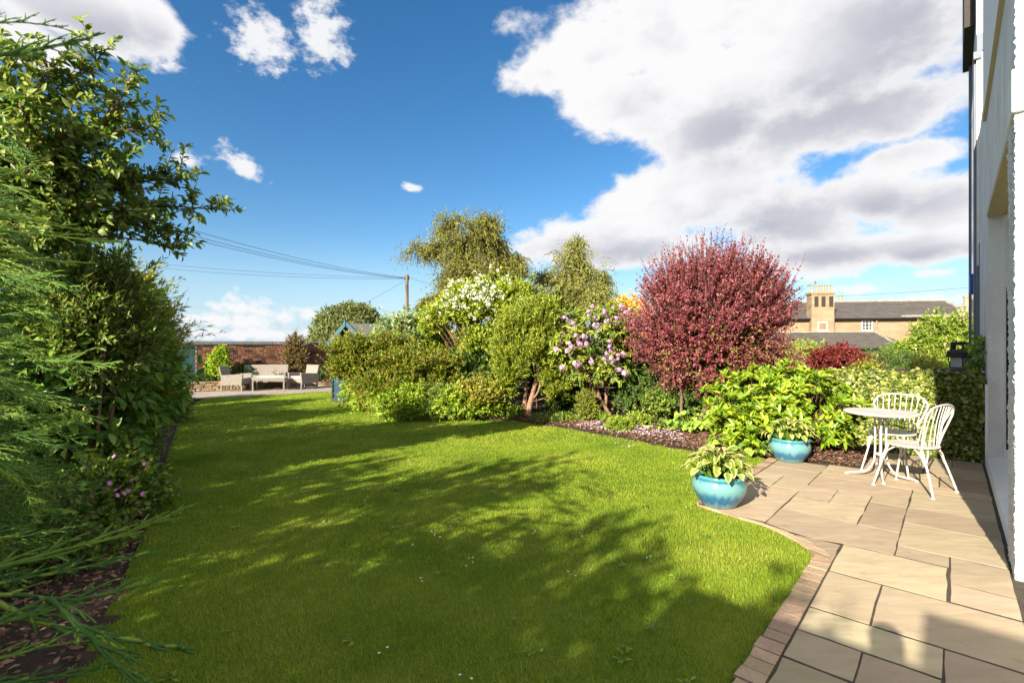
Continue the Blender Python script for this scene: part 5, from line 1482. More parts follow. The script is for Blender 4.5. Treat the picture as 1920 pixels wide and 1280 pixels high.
leafy(t, 'l_pinkrhodo', pl, 10, .12, .038, rng, lp, 300, 1.1, -.15, .45, .7, True)
M['petal_pink'].name = 'petal_pink'
trs = [(1047, 640), (1066, 652), (1088, 632), (1080, 645), (1056, 600), (1040, 655), (1061, 660), (1100, 675), (1075, 680), (1050, 688), (1130, 645), (1127, 663), (1134, 673), (1157, 663), (1128, 605), (1112, 596), (1170, 608), (1185, 590), (1155, 580), (1143, 610), (1090, 600), (1105, 578), (1160, 697), (1175, 585), (1140, 582), (1190, 600), (1070, 612), (1150, 690), (1098, 590), (1122, 588), (1150, 596), (1178, 600), (1165, 592), (1052, 628), (1075, 632), (1092, 645), (1062, 644), (1136, 655), (1148, 668), (1120, 672), (1195, 612), (1182, 622), (1110, 612), (1132, 598)]
tm = []
for v_ in range(2):
    g2 = np.random.default_rng(v_)
    dd = unit(g2.normal(0, 1, (26, 3)) + [0, -.3, .35]); ctr = dd * np.array([.085, .075, .05]) * g2.uniform(.5, 1.15, (26, 1))
    a1 = unit(np.cross(dd, g2.normal(0, 1, dd.shape))); b1 = np.cross(dd, a1)
    Ps = np.repeat(ctr, 5, 0); ph = np.tile(np.arange(5) * 1.2566, 26)[:, None]
    pd = unit(np.repeat(a1, 5, 0) * np.cos(ph) + np.repeat(b1, 5, 0) * np.sin(ph) + np.repeat(dd, 5, 0) * .55)
    V, F, ti = leafgeo(Ps, pd, np.repeat(dd, 5, 0), .040, .024, .1, .25, 'q', g2)
    o = npmesh('flower_truss', V, F, M['petal_pink'], t, ti)
    tm.append(o.data); bpy.data.objects.remove(o)
for i, (px, py) in enumerate(trs):
    o = bpy.data.objects.new('flower_truss', tm[i % 2]); o.location = loc_(px, py, -.62 + abs(px - 1120) * .003 + (0.12 if py < 600 else 0) + rng.normal(0, .05)); o.rotation_euler = rng.uniform(0, 1.5, 3); o.scale = (rng.uniform(.6, .9),) * 3
    C.objects.link(o); o.parent = t; o['kind'] = 'stuff'

# --- forked yew
b = np.array(bz(990, 783)); rng = np.random.default_rng(76); k = b[1] / FOC
t = thing('forked_conifer', 'bushy golden green conifer on a bare forked reddish trunk', 'tree', b)
def loc_(px, py, o=0.0):
    return np.array([(px - 990) * k, o, CAM_H + (HOR - py) * k])
limb(t, 'trunk', [([loc_(990, 786), loc_(992, 768), loc_(998, 740), loc_(1008, 705), loc_(1018, 670), loc_(1010, 620, .2)], [.085, .07, .05, .042, .034, .015]), ([loc_(988, 782), loc_(984, 755), loc_(986, 720), loc_(984, 670, .1), loc_(975, 610, .2)], [.06, .045, .034, .026, .012]),
                   ([loc_(998, 750), loc_(1010, 730, -.05), loc_(1014, 700), loc_(1022, 660)], [.02, .018, .014, .008]), ([loc_(1000, 752), loc_(1020, 745, -.1), loc_(1036, 735, -.1), loc_(1048, 722)], [.012, .011, .009, .006]),
                   ([loc_(985, 730), loc_(970, 705, -.1), loc_(950, 680)], [.015, .012, .006]), ([loc_(1005, 715), loc_(1030, 700, -.1), loc_(1050, 680)], [.015, .012, .006])], 'bark_red', 7)
pls = []
for (px, py, rx, rz, n, o, up) in ((1000, 600, 52, 52, 1000, 0, 1.1), (965, 625, 36, 50, 600, -.1, 1.0), (1030, 620, 32, 46, 520, 0, 1.0), (955, 690, 30, 40, 420, -.2, .5), (1040, 690, 34, 36, 430, -.1, .5), (995, 660, 46, 34, 520, -.2, .6), (950, 650, 30, 40, 300, -.15, .8), (1040, 655, 28, 34, 300, -.1, .8), (945, 720, 22, 26, 180, -.2, .3), (1045, 730, 24, 22, 160, -.1, .3)):
    p, _ = crown_paths(rng, loc_(px, py, o), (rx * k, rx * k * .8, rz * k), int(n * 1.6), .26, 76 + n, .5, up, (0, 0, .3), .1, 4, -.85, .4, .34, 4.5)
    pls.append(p)
crown(t, 'l_yew', np.concatenate(pls), 17, .055, .019, rng, .6, .15, .05, stem=(.003, .001), nup=.5, fold=.05)

# --- shrub with white flowers
b = np.array([-.62, 11.1, 0]); rng = np.random.default_rng(78); k = b[1] / FOC
t = thing('white_flowering_shrub', 'tall open shrub covered with white flowers left of the conifer', 'shrub', b)
px0 = 960 + FOC * b[0] / b[1]
def loc_(px, py, o=0.0):
    return np.array([(px - px0) * k, o, CAM_H + (HOR - py) * k])
limb(t, 'stem', [([loc_(938, 775), loc_(934, 720), loc_(922, 680), loc_(905, 640), loc_(890, 590)], [.045, .04, .03, .022, .01]), ([loc_(915, 770), loc_(918, 720), loc_(916, 670), loc_(925, 610)], [.03, .025, .018, .008]),
                 ([loc_(905, 750), loc_(888, 690, -.1), loc_(868, 660, -.1), loc_(845, 620)], [.04, .032, .024, .012]), ([loc_(870, 662), loc_(850, 630, -.3), loc_(835, 600, -.3)], [.02, .014, .006]), ([loc_(868, 660), loc_(872, 620, -.3), loc_(860, 580, -.3)], [.016, .012, .006]),
                 ([loc_(922, 680), loc_(945, 640), loc_(960, 590)], [.02, .014, .006])] + [([loc_(862 + q * 7, 655, -.2), loc_(846 + q * 9, 625, -.4), loc_(828 + q * 14, 596 + abs(q) * 3, -.45)], [.008, .006, .003]) for q in range(-2, 5)], 'bark_red', 6)
pls = []
for (px, py, rx, rz, n, o) in ((905, 575, 70, 40, 900, 0), (850, 590, 48, 34, 500, -.1), (960, 560, 48, 36, 520, .1), (815, 612, 24, 24, 160, -.2), (905, 640, 46, 32, 330, -.1), (935, 690, 30, 30, 190, 0), (880, 560, 40, 28, 260, -.2)):
    p, _ = crown_paths(rng, loc_(px, py, o), (rx * k, rx * k * .8, rz * k), int(n * 2), .34, 78 + n, .3, .7, (0, 0, .2), .1, 4, -.6, .4, .2, 3)
    pls.append(p)
pl = np.concatenate(pls)
crown(t, 'l_whiteflower', pl, 11, .08, .04, rng, .8, .2, .1, stem=(.004, .0015), nup=.6)
fm = []
for v_ in range(2):
    g2 = np.random.default_rng(40 + v_)
    dd = unit(g2.normal(0, 1, (14, 3)) + [0, -.6, .5]); ctr = dd * np.array([.07, .05, .05])
    a1 = unit(np.cross(dd, g2.normal(0, 1, dd.shape))); b1 = np.cross(dd, a1)
    ph = np.tile(np.arange(4) * 1.5708, 14)[:, None]
    pd = unit(np.repeat(a1, 4, 0) * np.cos(ph) + np.repeat(b1, 4, 0) * np.sin(ph) + np.repeat(dd, 4, 0) * .3)
    V, F, ti = leafgeo(np.repeat(ctr, 4, 0), pd, np.repeat(dd, 4, 0), .022, .02, .05, .05, 'q', g2)
    o = npmesh('flower_cluster', V, F, M['petal_white'], t, ti)
    fm.append(o.data); bpy.data.objects.remove(o)
tips = pl[:, -1]; sco = -tips[:, 1] + tips[:, 2] * .5 + rng.normal(0, .25, len(tips))
okz = np.where((tips[:, 2] > loc_(0, 660)[2]))[0]
sel = okz[np.argsort(-sco[okz])[:330]]
sel = sel[vnoise(tips[sel] * 2.2, 3) > .36][:190]
for i, q in enumerate(sel):
    o = bpy.data.objects.new('flower_cluster', fm[i % 2]); o.location = tips[q] + np.array([0, -.03, .02]); o.rotation_euler = rng.uniform(-.5, .5, 3); o.scale = (rng.uniform(.45, .85),) * 3
    C.objects.link(o); o.parent = t; o['kind'] = 'stuff'

# --- the big mixed shrub with orange tips in front of the shed
b = np.array([-2.42, 10.35, 0])
k = 10.35 / FOC; px0 = 960 + FOC * b[0] / b[1]
rng = np.random.default_rng(80)
t = thing('orange_tipped_shrub', 'wide yellow green shrub with orange red tips in front of the shed', 'shrub', b)
pls = []
for (px, py, rx, rz, n, o) in ((672, 652, 48, 20, 420, -.1), (650, 690, 26, 22, 200, -.15), (735, 648, 50, 20, 260, .1), (690, 680, 60, 26, 620, 0), (760, 680, 62, 30, 700, -.1), (655, 660, 40, 18, 300, .1), (820, 690, 50, 34, 520, 0), (740, 715, 62, 30, 520, -.25), (800, 730, 55, 30, 350, -.2), (690, 715, 36, 28, 300, -.1)):
    c = np.array([(px - px0) * k, o, CAM_H + (HOR - py) * k])
    p, _ = crown_paths(rng, c, (rx * k, rx * k * .7, rz * k), int(n * 2.0), .36, 80 + n, .45, .45, (0, 0, .1), .12, 4, -.8, .4, .22, 3.2); pls.append(p)
crown(t, 'l_spirea', np.concatenate(pls), 12, .062, .027, rng, .8, .15, .1, stem=(.003, .001), nup=.7)
limb(t, 'stem', auto_stems((0, 0, .9), (1.6, .6, .7), 14, .02, 12, .5), 'bark', 5)

def mixed(name, label, cat, px, py, rx, rz, zc_py, n, kk, LL, LW, mat, seed, group=None, L=.25, **kw):
    g = gr(px, py); k = g[1] / FOC
    return shrub(name, label, cat, (g[0], g[1], 0), (0, 0, CAM_H + (HOR - zc_py) * k), (rx * k, rx * k * .75, rz * k), int(n * 1.7), kk, LL, LW, mat, seed, L, auto_stems((0, 0, max(.1, (CAM_H + (HOR - zc_py) * k))), (rx * k, rx * k * .7, rz * k), 5, .012, seed), group=group, **kw)

LOWG = 'low leafy plants along the border edge'
mixed('leafy_perennial', 'pale leafy plant hanging over the shed wall corner', 'plant', 672, 766, 24, 34, 722, 260, 9, .12, .036, 'l_bright', 209, LOWG, .4, up=.2, bend=(0, 0, -1.3))
mixed('leafy_perennial', 'drooping pale green leafy plant against the shed corner', 'plant', 705, 770, 36, 34, 735, 330, 9, .13, .035, 'l_bright', 90, LOWG, .4, up=.2, bend=(0, 0, -1.4))
mixed('leafy_perennial', 'fresh green leafy plant at the lawn edge below the orange tips', 'plant', 755, 786, 52, 34, 752, 520, 9, .085, .032, 'l_bright', 91, LOWG, .32, up=.5, bend=(0, 0, -.8))
mixed('leafy_perennial', 'darker green feathery plant in the middle of the border edge', 'plant', 822, 787, 44, 30, 757, 520, 10, .06, .022, 'l_geranium', 92, LOWG, .3, up=.6)
mixed('leafy_perennial', 'dark glossy evergreen filling the shade behind the perennials', 'plant', 865, 772, 70, 44, 715, 900, 10, .07, .03, 'l_hedge', 93, LOWG, .3, up=.4)
mixed('golden_euonymus', 'yellow variegated low shrub below the white flowers', 'shrub', 895, 787, 46, 32, 738, 420, 9, .055, .03, 'l_golden', 94, None, .28, up=.6, hole=.35, hfreq=4)
mixed('leafy_perennial', 'green leafy filler plant around the yellow variegated shrub', 'plant', 905, 785, 46, 26, 755, 420, 9, .06, .03, 'l_bright', 95, LOWG, .26, up=.5)
mixed('leafy_perennial', 'low green leaves at the foot of the forked conifer', 'plant', 955, 784, 26, 14, 772, 150, 8, .06, .03, 'l_geranium', 96, LOWG, .2)
mixed('dark_evergreen', 'dark evergreen in deep shade between conifer and pink rhododendron', 'shrub', 1055, 776, 50, 46, 728, 700, 9, .07, .03, 'l_dark', 97, None, .3)
mixed('golden_conifer', 'small upright golden green conifer beside the pink rhododendron stems', 'shrub', 1100, 790, 20, 28, 760, 380, 14, .03, .012, 'l_yew', 98, None, .16, up=1.2)
mixed('leafy_perennial', 'soft green ground leaves right of the forked trunk', 'plant', 1040, 790, 46, 9, 783, 170, 7, .05, .03, 'l_geranium', 99, LOWG, .14)
mixed('green_mound', 'small bright green mound plant among the fallen petals', 'plant', 1160, 812, 24, 15, 797, 330, 12, .035, .018, 'l_bright', 100, None, .14, up=.6)
mixed('leafy_perennial', 'upright green sprig plants behind the small green mound', 'plant', 1195, 800, 26, 12, 788, 130, 8, .05, .02, 'l_bright', 101, LOWG, .2, up=.8)
mixed('grey_leaved_shrub', 'tall grey green leaved shrub right of the shed roof', 'shrub', 752, 765, 44, 42, 630, 320, 11, .12, .042, 'l_greygreen', 102, None, .45, up=.9, bend=(0, 0, -.5))
mixed('grey_leaved_shrub', 'silvery grey shrub topping out between white flowers and conifer', 'shrub', 1010, 768, 30, 18, 556, 260, 10, .06, .02, 'l_greygreen', 103, None, .3, up=.8)
mixed('ivy_clump', 'dark ivy growing over the fence behind the pink rhododendron', 'ivy', 1215, 784, 66, 30, 740, 900, 9, .05, .04, 'l_dark', 104, None, .2, up=.1, shell=.3)
mixed('ivy_clump', 'green ivy on the fence beneath the red bush', 'ivy', 1255, 791, 46, 28, 750, 500, 9, .05, .04, 'l_geranium', 105, None, .2, up=.1)
mixed('ivy_clump', 'shadowed ivy on the fence right of the red bush stems', 'ivy', 1335, 801, 70, 34, 752, 800, 9, .055, .04, 'l_dark', 107, None, .2, up=.1, shell=.3)
mixed('variegated_sprig', 'cream edged sprigs at the foot of the bright rhododendron', 'plant', 1378, 818, 18, 14, 800, 120, 9, .045, .016, 'l_ivy', 106, None, .18, up=.5)

mixed('leafy_shrub', 'green shrub filling the gap behind the white flowering shrub', 'shrub', 800, 762, 60, 46, 640, 700, 10, .08, .035, 'l_bright', 201, 'filler shrubs along the fence', .35, up=.7)
mixed('leafy_shrub', 'dark green shrub behind the bare stems of the white flowering shrub', 'shrub', 900, 768, 70, 50, 690, 900, 10, .08, .035, 'l_hedge', 202, 'filler shrubs along the fence', .35, up=.4)
mixed('leafy_shrub', 'tall olive shrub between white flowers and forked conifer', 'shrub', 965, 766, 40, 60, 620, 700, 10, .07, .03, 'l_whiteflower', 203, 'filler shrubs along the fence', .35, up=.7)
mixed('leafy_shrub', 'shadowed green shrub right behind the forked conifer', 'shrub', 1055, 764, 46, 66, 660, 800, 10, .075, .03, 'l_yew', 204, 'filler shrubs along the fence', .35, up=.6)
mixed('leafy_shrub', 'dark leafy shrub between the pink rhododendron and red bush', 'shrub', 1200, 777, 36, 60, 690, 700, 10, .07, .032, 'l_hedge', 205, 'filler shrubs along the fence', .3, up=.4)
mixed('leafy_shrub', 'green shrub behind the red bush stems', 'shrub', 1300, 785, 95, 42, 720, 900, 10, .07, .032, 'l_dark', 206, 'filler shrubs along the fence', .3, up=.3)
mixed('leafy_perennial', 'bright leafy plant spilling over the edge before the shed', 'plant', 735, 780, 40, 50, 735, 420, 9, .085, .032, 'l_bright', 207, LOWG, .32, up=.3, bend=(0, 0, -1))
mixed('leafy_perennial', 'yellow green leafy plant between orange tips and golden shrub', 'plant', 850, 788, 40, 26, 752, 350, 9, .07, .03, 'l_bright', 208, LOWG, .3, up=.4, bend=(0, 0, -.6))

# plants with broad round leaves: every leaf is an object
def broadleaf(label, px, py, n, LL, spreadr, h, mat, seed, name='mallow_plant', group='broad leaved plants on the mulch', wid=.5):
    rng = np.random.default_rng(seed); g = gr(px, py)
    t = thing(name, label, 'plant', (g[0], g[1], 0), group)
    lp = [leafproto('mal%d' % i, [.2, .75, 1.0, .95, .7, .35, .05], wid, f, c, 2, .04) for i, (f, c) in enumerate(((.12, .4), (.2, .6)))]
    a = rng.uniform(0, 6.28, n); q = np.sqrt(rng.uniform(0, 1, n))
    out = np.stack([np.cos(a), np.sin(a), 0 * a], 1)
    tip = out * (q * spreadr)[:, None] + Z3 * (.04 + h * rng.uniform(.25, 1, n) * (1.15 - .6 * q))[:, None]
    D = unit(out + rng.normal(0, .35, out.shape) + Z3 * -.1); N = unit(Z3 + out * .5 + rng.normal(0, .25, out.shape) + np.array([0, -.35, 0]))
    put_leaves(t, lp, mat, tip, D, N, LL * rng.uniform(.65, 1.15, n), rng)
    foot = out * .03
    V, F = tubes3(np.stack([foot, (foot + tip) / 2 + Z3 * .03, tip], 1), .004, .002)
    npmesh('stalks', V, F, M['l_strap'], t, np.zeros(len(V)), kind='stuff')
broadleaf('bushy mallow with rounded leaves under the red bush', 1298, 812, 95, .10, .36, .40, 'l_mallow', 1)
broadleaf('single blue green broad leaved plant left of the bushy mallow', 1250, 812, 9, .13, .12, .32, 'l_greygreen', 2)
broadleaf('small low plant with two or three broad leaves on the mulch', 1228, 808, 7, .10, .14, .10, 'l_mallow', 3)
broadleaf('broad bright leaved plant at the left foot of the rhododendron', 1375, 845, 16, .17, .24, .26, 'l_bright', 5)
broadleaf('low leafy plant filling the gap before the farther pot', 1405, 855, 26, .10, .22, .16, 'l_rhodo', 6, wid=.3)

def strap_clump(label, px, py, n, h, seed, mat='l_strap', group='strap leaved clumps'):
    rng = np.random.default_rng(seed); g = gr(px, py)
    t = thing('iris_clump', label, 'plant', (g[0], g[1], 0), group)
    lp = [leafproto('strap%d' % i, [.8, 1, 1, .95, .85, .65, .1], .045, .1, c) for i, c in enumerate((.3, .8, 1.1))]
    a = rng.uniform(0, 6.28, n); out = np.stack([np.cos(a), np.sin(a), 0 * a], 1)
    put_leaves(t, lp, mat, out * rng.uniform(0, .08, (n, 1)), unit(out * .35 + Z3), unit(-out + Z3 * .35), h * rng.uniform(.6, 1.1, n), rng)
strap_clump('clump of long strap leaves before the yellow variegated shrub', 882, 788, 34, .62, 1)
strap_clump('strap leaved clump arching out of the fresh green perennials', 800, 788, 26, .6, 2)
strap_clump('thin strap leaves beside the pink rhododendron stems', 1128, 792, 18, .35, 3)

# ================================================================== PLANTS AT THE BACK WALL
def wallplant(name, label, px, pyc, rx, rz, d, n, mat, LL, LW, seed, **kw):
    g = at(px, 0, d); k = d / FOC
    base = (g[0], g[1], .2)
    zc = CAM_H + (HOR - pyc) * k - .2
    shrub(name, label, 'shrub', base, (0, 0, zc), (rx * k, rx * k * .5, rz * k), n, 9, LL, LW, mat, seed, .22, auto_stems((0, 0, max(zc, .1)), (rx * k, rx * k * .5, rz * k), 4, .015, seed), **kw)
wallplant('climbing_shrub', 'light green climber against the brick wall behind the left armchair', 408, 684, 20, 28, 16.2, 560, 'l_bright', .075, .05, 110, amp=.2)
wallplant('climbing_shrub', 'pointed top of the light green climber on the brick wall', 416, 662, 11, 16, 16.25, 160, 'l_bright', .07, .045, 111)
wallplant('bronze_shrub', 'tall bronze leaved shrub at the brick wall behind the right armchair', 553, 668, 24, 46, 17.6, 1000, 'l_brownred', .07, .03, 112, amp=.2, up=.5)
wallplant('dark_shrub', 'low dark evergreen at the wall foot left of the left armchair', 392, 708, 24, 14, 16.2, 380, 'l_dark', .07, .035, 113)
wallplant('dark_shrub', 'low dark evergreen behind the back of the sofa', 462, 702, 24, 18, 16.9, 420, 'l_dark', .07, .035, 114)
wallplant('dark_shrub', 'low dark evergreen between the sofa and the bronze shrub', 520, 705, 14, 12, 17.1, 180, 'l_hedge', .07, .035, 115)
g = at(598, 0, 17.7)
rngq = np.random.default_rng(5)
sg = thing('iris_clump', 'upright dark green strap leaves behind the right armchair', 'plant', (g[0], g[1], .2), 'strap leaved clumps')
a = rngq.uniform(0, 6.28, 60); out = np.stack([np.cos(a), np.sin(a), 0 * a], 1)
V, F, ti = leafgeo(out * rngq.uniform(0, .22, (60, 1)), unit(out * .2 + Z3), unit(-out + Z3 * .2), .6 * rngq.uniform(.6, 1.1, 60), .035, .1, .1, 'l', rngq)
npmesh('leaves', V, F, M['l_dark'], sg, ti, kind='stuff')

# ================================================================== LEFT SIDE
# --- climber on the far house wing
vine = thing('wall_creeper', 'green creeper leaves on the house corner above the hedge', 'climber', uv(8.9, .28, .9))
rng = np.random.default_rng(120)
n = 260
P = np.stack([rng.normal(0, .5, n), rng.normal(0, .05, n), rng.uniform(0, .75, n)], 1)
P = UU * (P[:, :1] * .5 + .4) + NN * P[:, 1:2] + Z3 * P[:, 2:]
V, F, ti = leafgeo(P, unit(rng.normal(0, .5, P.shape) - NN * .5 - Z3 * .4), unit(-NN - UU * .4 + rng.normal(0, .3, P.shape)), .08, .065, .1, .15, 'l', rng)
npmesh('leaves', V, F, M['l_geranium'], vine, ti, kind='stuff')
limb(vine, 'stem', [([(0, 0, -.9), uv(.3, 0, .1), uv(.5, .02, .7)], [.015, .012, .006])], 'bark', 5)

# --- tall hedge mass behind the left border
LH = 'tall hedge bushes along the left boundary'
for i, (x, y, h, r, lab, mat) in enumerate(((-7.0, 7.3, 2.3, 1.0, 'dark hedge bush behind the large leaved shrub', 'l_hedge'), (-8.3, 9.6, 2.0, 1.0, 'dark hedge bush at the far end of the left border', 'l_hedge'), (-6.3, 5.0, 2.35, 1.1, 'dense hedge bush beneath the apple tree', 'l_hedge'), (-9.2, 11.8, 1.3, .9, 'low hedge bush near the terrace corner', 'l_hedge'))):
    shrub('hedge_bush', lab, 'hedge', (x, y, 0), (0, 0, h * .5), (r, r * .9, h * .55), 1500, 10, .075, .035, mat, 130 + i, .35, auto_stems((0, 0, h * .5), (r, r, h * .5), 6, .03, i), group=LH, amp=.2)
# --- dark small-leaved bush that ends the left border
shrub('dark_bush', 'dark small leaved bush ending the left border near the terrace', 'shrub', (-6.85, 9.3, 0), (0, 0, .5), (.55, .75, .66), 1700, 11, .045, .02, 'l_hedge', 140, .25, auto_stems((0, 0, .5), (.6, .6, .5), 6, .02, 9), amp=.25)
shrub('dark_bush', 'low green edging bush along the shaded lawn edge', 'shrub', (-5.85, 7.0, 0), (0, 0, .28), (.42, .95, .42), 1300, 10, .045, .02, 'l_hedge', 141, .2, auto_stems((0, 0, .25), (.5, .7, .3), 6, .012, 10), amp=.25)
shrub('dark_bush', 'low leafy edging between the magenta flowers and the dark hedge', 'shrub', (-4.75, 5.75, 0), (0, 0, .26), (.42, .62, .36), 900, 10, .05, .024, 'l_geranium', 151, .2, auto_stems((0, 0, .25), (.4, .5, .3), 6, .01, 19), amp=.25)
shrub('dark_bush', 'green edging bush in front of the large leaved shrub', 'shrub', (-4.0, 4.75, 0), (0, 0, .26), (.34, .45, .36), 700, 10, .05, .026, 'l_geranium', 152, .2, auto_stems((0, 0, .25), (.3, .4, .3), 6, .01, 20), amp=.25)
# --- yellow-green privet
shrub('privet_bush', 'yellow green narrow leaved bush above the large leaved shrub', 'shrub', (-4.5, 5.75, 0), (0, 0, 1.45), (.42, .55, 1.0), 1300, 14, .075, .020, 'l_privet', 142, .4, auto_stems((0, 0, 1.4), (.5, .5, 1), 7, .02, 11), amp=.2, up=.7, sk=dict(spread=.7))

shrub('privet_bush', 'light green narrow leaved bush between the apple tree and large leaved shrub', 'shrub', (-4.05, 4.65, 0), (0, 0, 1.80), (.52, .5, .68), 1000, 13, .075, .024, 'l_apple', 143, .4, auto_stems((0, 0, 1.6), (.5, .5, 1), 7, .02, 17), amp=.3, up=.6, sk=dict(spread=.7))

# --- large-leaved shrub
b = np.array([-4.45, 4.85, 0]); rng = np.random.default_rng(144)
t = thing('large_leaved_shrub', 'big glossy large leaved shrub leaning over the left lawn edge', 'shrub', b)
pls = []
for (c, r, n) in (((.0, 0, 1.15), (.72, .75, .95), 330), ((-.05, .75, 1.0), (.55, .6, .75), 190), ((-.5, -.6, 1.1), (.6, .6, .9), 190), ((-.1, -.1, .6), (.7, .8, .55), 170), ((-.1, .3, 1.9), (.5, .5, .4), 90)):
    p, _ = crown_paths(rng, c, r, n, .42, 144 + n, .2, .45, (0, 0, -.25), .1, 5, -.8, .55); pls.append(p)
pl = np.concatenate(pls)
lp = [leafproto('big%d' % i, [.08, .62, .95, 1.0, .8, .48, .2, .02], w, f, c, 2, .02) for i, (w, f, c) in enumerate(((.26, .12, .55), (.28, .2, .8), (.24, .16, .3)))]
leafy(t, 'l_bigleaf', pl, 9, .135, .066, rng, lp, 300, .95, -.2, .2, .9, False)
limb(t, 'stem', auto_stems((0, 0, 1.0), (.7, .7, .9), 12, .022, 13, .25), 'bark', 6)
br = shoots(np.array([[-.1, .1, 1.4], [.0, .5, 1.1]]), np.array([[.45, .75, .55], [.45, .8, .15]]), .8, 6, rng, (0, 0, -.3), .04)
P, T, _ = along(br, 12, rng, .25, 1)
put_leaves(t, lp, 'l_bigleaf', P, leafdirs(T, rng, 1.0, -.2), unit(rng.normal(0, .3, P.shape) + Z3), .13 * rng.uniform(.7, 1.1, len(P)), rng)
V, F = tubes3(br, .008, .003); npmesh('twigs', V, F, M['bark'], t, kind='stuff')

# --- geranium at its foot
b = np.array([-3.4, 4.05, 0]); rng = np.random.default_rng(146)
t, paths, _ = shrub('pink_geranium', 'low geranium with small magenta pink flowers at the left lawn edge', 'plant', b, (0, 0, .24), (.40, .5, .32), 620, 9, .05, .042, 'l_geranium', 146, .22, auto_stems((0, 0, .2), (.4, .4, .2), 8, .005, 14), amp=.25)
g2 = np.random.default_rng(3); ph = (np.arange(5) * 1.2566)
V, F, ti = leafgeo(np.zeros((5, 3)), unit(np.c_[np.cos(ph), np.sin(ph), ph * 0 + .25]), np.tile(Z3, (5, 1)), .017, .017, .05, .1, 'l', g2)
o = npmesh('flower', V, F, M['petal_magenta'], t, ti); fmesh = o.data; bpy.data.objects.remove(o)
pk = [(240, 925), (226, 918), (205, 915), (213, 905), (220, 955), (245, 938), (262, 962), (270, 960), (298, 935), (245, 968), (145, 940), (153, 920), (240, 1010), (250, 920), (275, 925), (232, 900), (180, 930), (255, 900), (280, 870), (222, 855), (235, 912), (228, 928), (266, 942)]
for px, py in pk:
    o = bpy.data.objects.new('flower', fmesh); o.location = at(px - 8, py, 3.62 + rng.normal(0, .08)) - b; o.rotation_euler = (R(50) + rng.normal(0, .3), rng.normal(0, .4), rng.uniform(0, 6)); o.scale = (rng.uniform(.85, 1.25),) * 3
    C.objects.link(o); o.parent = t
shrub('fern_plant', 'low yellowish leafy plant below the magenta flowers', 'plant', (-3.0, 3.35, 0), (0, 0, .10), (.3, .35, .16), 160, 8, .05, .03, 'l_geranium', 147, .18, auto_stems((0, 0, .1), (.3, .3, .1), 5, .004, 15))
shrub('fern_plant', 'shaded leafy plant filling the bed beneath the conifer sprays', 'plant', (-3.4, 3.0, 0), (0, 0, .35), (.7, .7, .45), 700, 9, .05, .026, 'l_hedge', 148, .22, auto_stems((0, 0, .3), (.6, .6, .3), 5, .008, 16))

# --- apple tree
b = np.array([-4.7, 4.0, 0]); rng = np.random.default_rng(150)
t = thing('apple_tree', 'leaning apple tree whose upper branches cross the sky at left', 'tree', b)
fork = np.array([-4.5, 4.1, 2.1])
ends = [(at(395, 392, 4.55), .6), (at(300, 430, 4.41), .3), (at(275, 240, 4.11), .8), (at(240, 170, 3.97), .5), (at(180, 115, 3.90), .6), (at(90, 130, 3.76), .5), (at(20, 110, 3.70), .5), (at(330, 335, 4.33), .6), (at(220, 300, 3.97), .3), (at(120, 240, 3.76), .3), (at(60, 320, 3.70), .2), (at(170, 390, 3.97), .3), (at(250, 395, 4.19), .2), (at(40, 200, 3.55), .4), (at(60, 180, 3.76), .4), (at(110, 320, 3.90), .3), (at(200, 240, 4.05), .5), (at(170, 330, 4.05), .3), (at(-20, 260, 3.62), .2), (at(240, 345, 4.27), .3), (at(80, 420, 3.84), .1), (at(150, 170, 4.05), .5), (at(320, 460, 4.47), .2)]
lims = [([b * 0, np.array([.1, 0, 1.0]), fork - b], [.10, .085, .07])]
tw = []
for e, bow in ends:
    mid = fork * .45 + e * .55 + np.array([rng.normal(0, .08), rng.normal(0, .1), .12 + bow * .25])
    pth = spline([fork, fork * .75 + e * .25 + np.array([0, 0, .15 * bow]), mid, e], 16)
    lims.append((pth[[0, 4, 8, 12, 15]] - b, [.036, .026, .016, .009, .004]))
    for i in range(6, 16):
        for _ in range(5):
            tw.append((pth[i], unit(unit(pth[min(i + 1, 15)] - pth[i - 1]) * .7 + rng.normal(0, .6, 3) + [0, 0, .3])))
limb(t, 'trunk', lims, 'bark', 6)
tp = np.array([q[0] for q in tw]) - b; tdir = np.array([q[1] for q in tw])
twp = shoots(tp, tdir, rng.uniform(.10, .32, len(tp)), 4, rng, (0, 0, .15), .14)
lp = [leafproto('apple%d' % i, LEAF_OVAL, w, f, c, 2) for i, (w, f, c) in enumerate(((.25, .25, .6), (.28, .15, .9)))]
leafy(t, 'l_apple', twp, 13, .072, .036, rng, lp, 300, .95, .0, .15, .6, False)

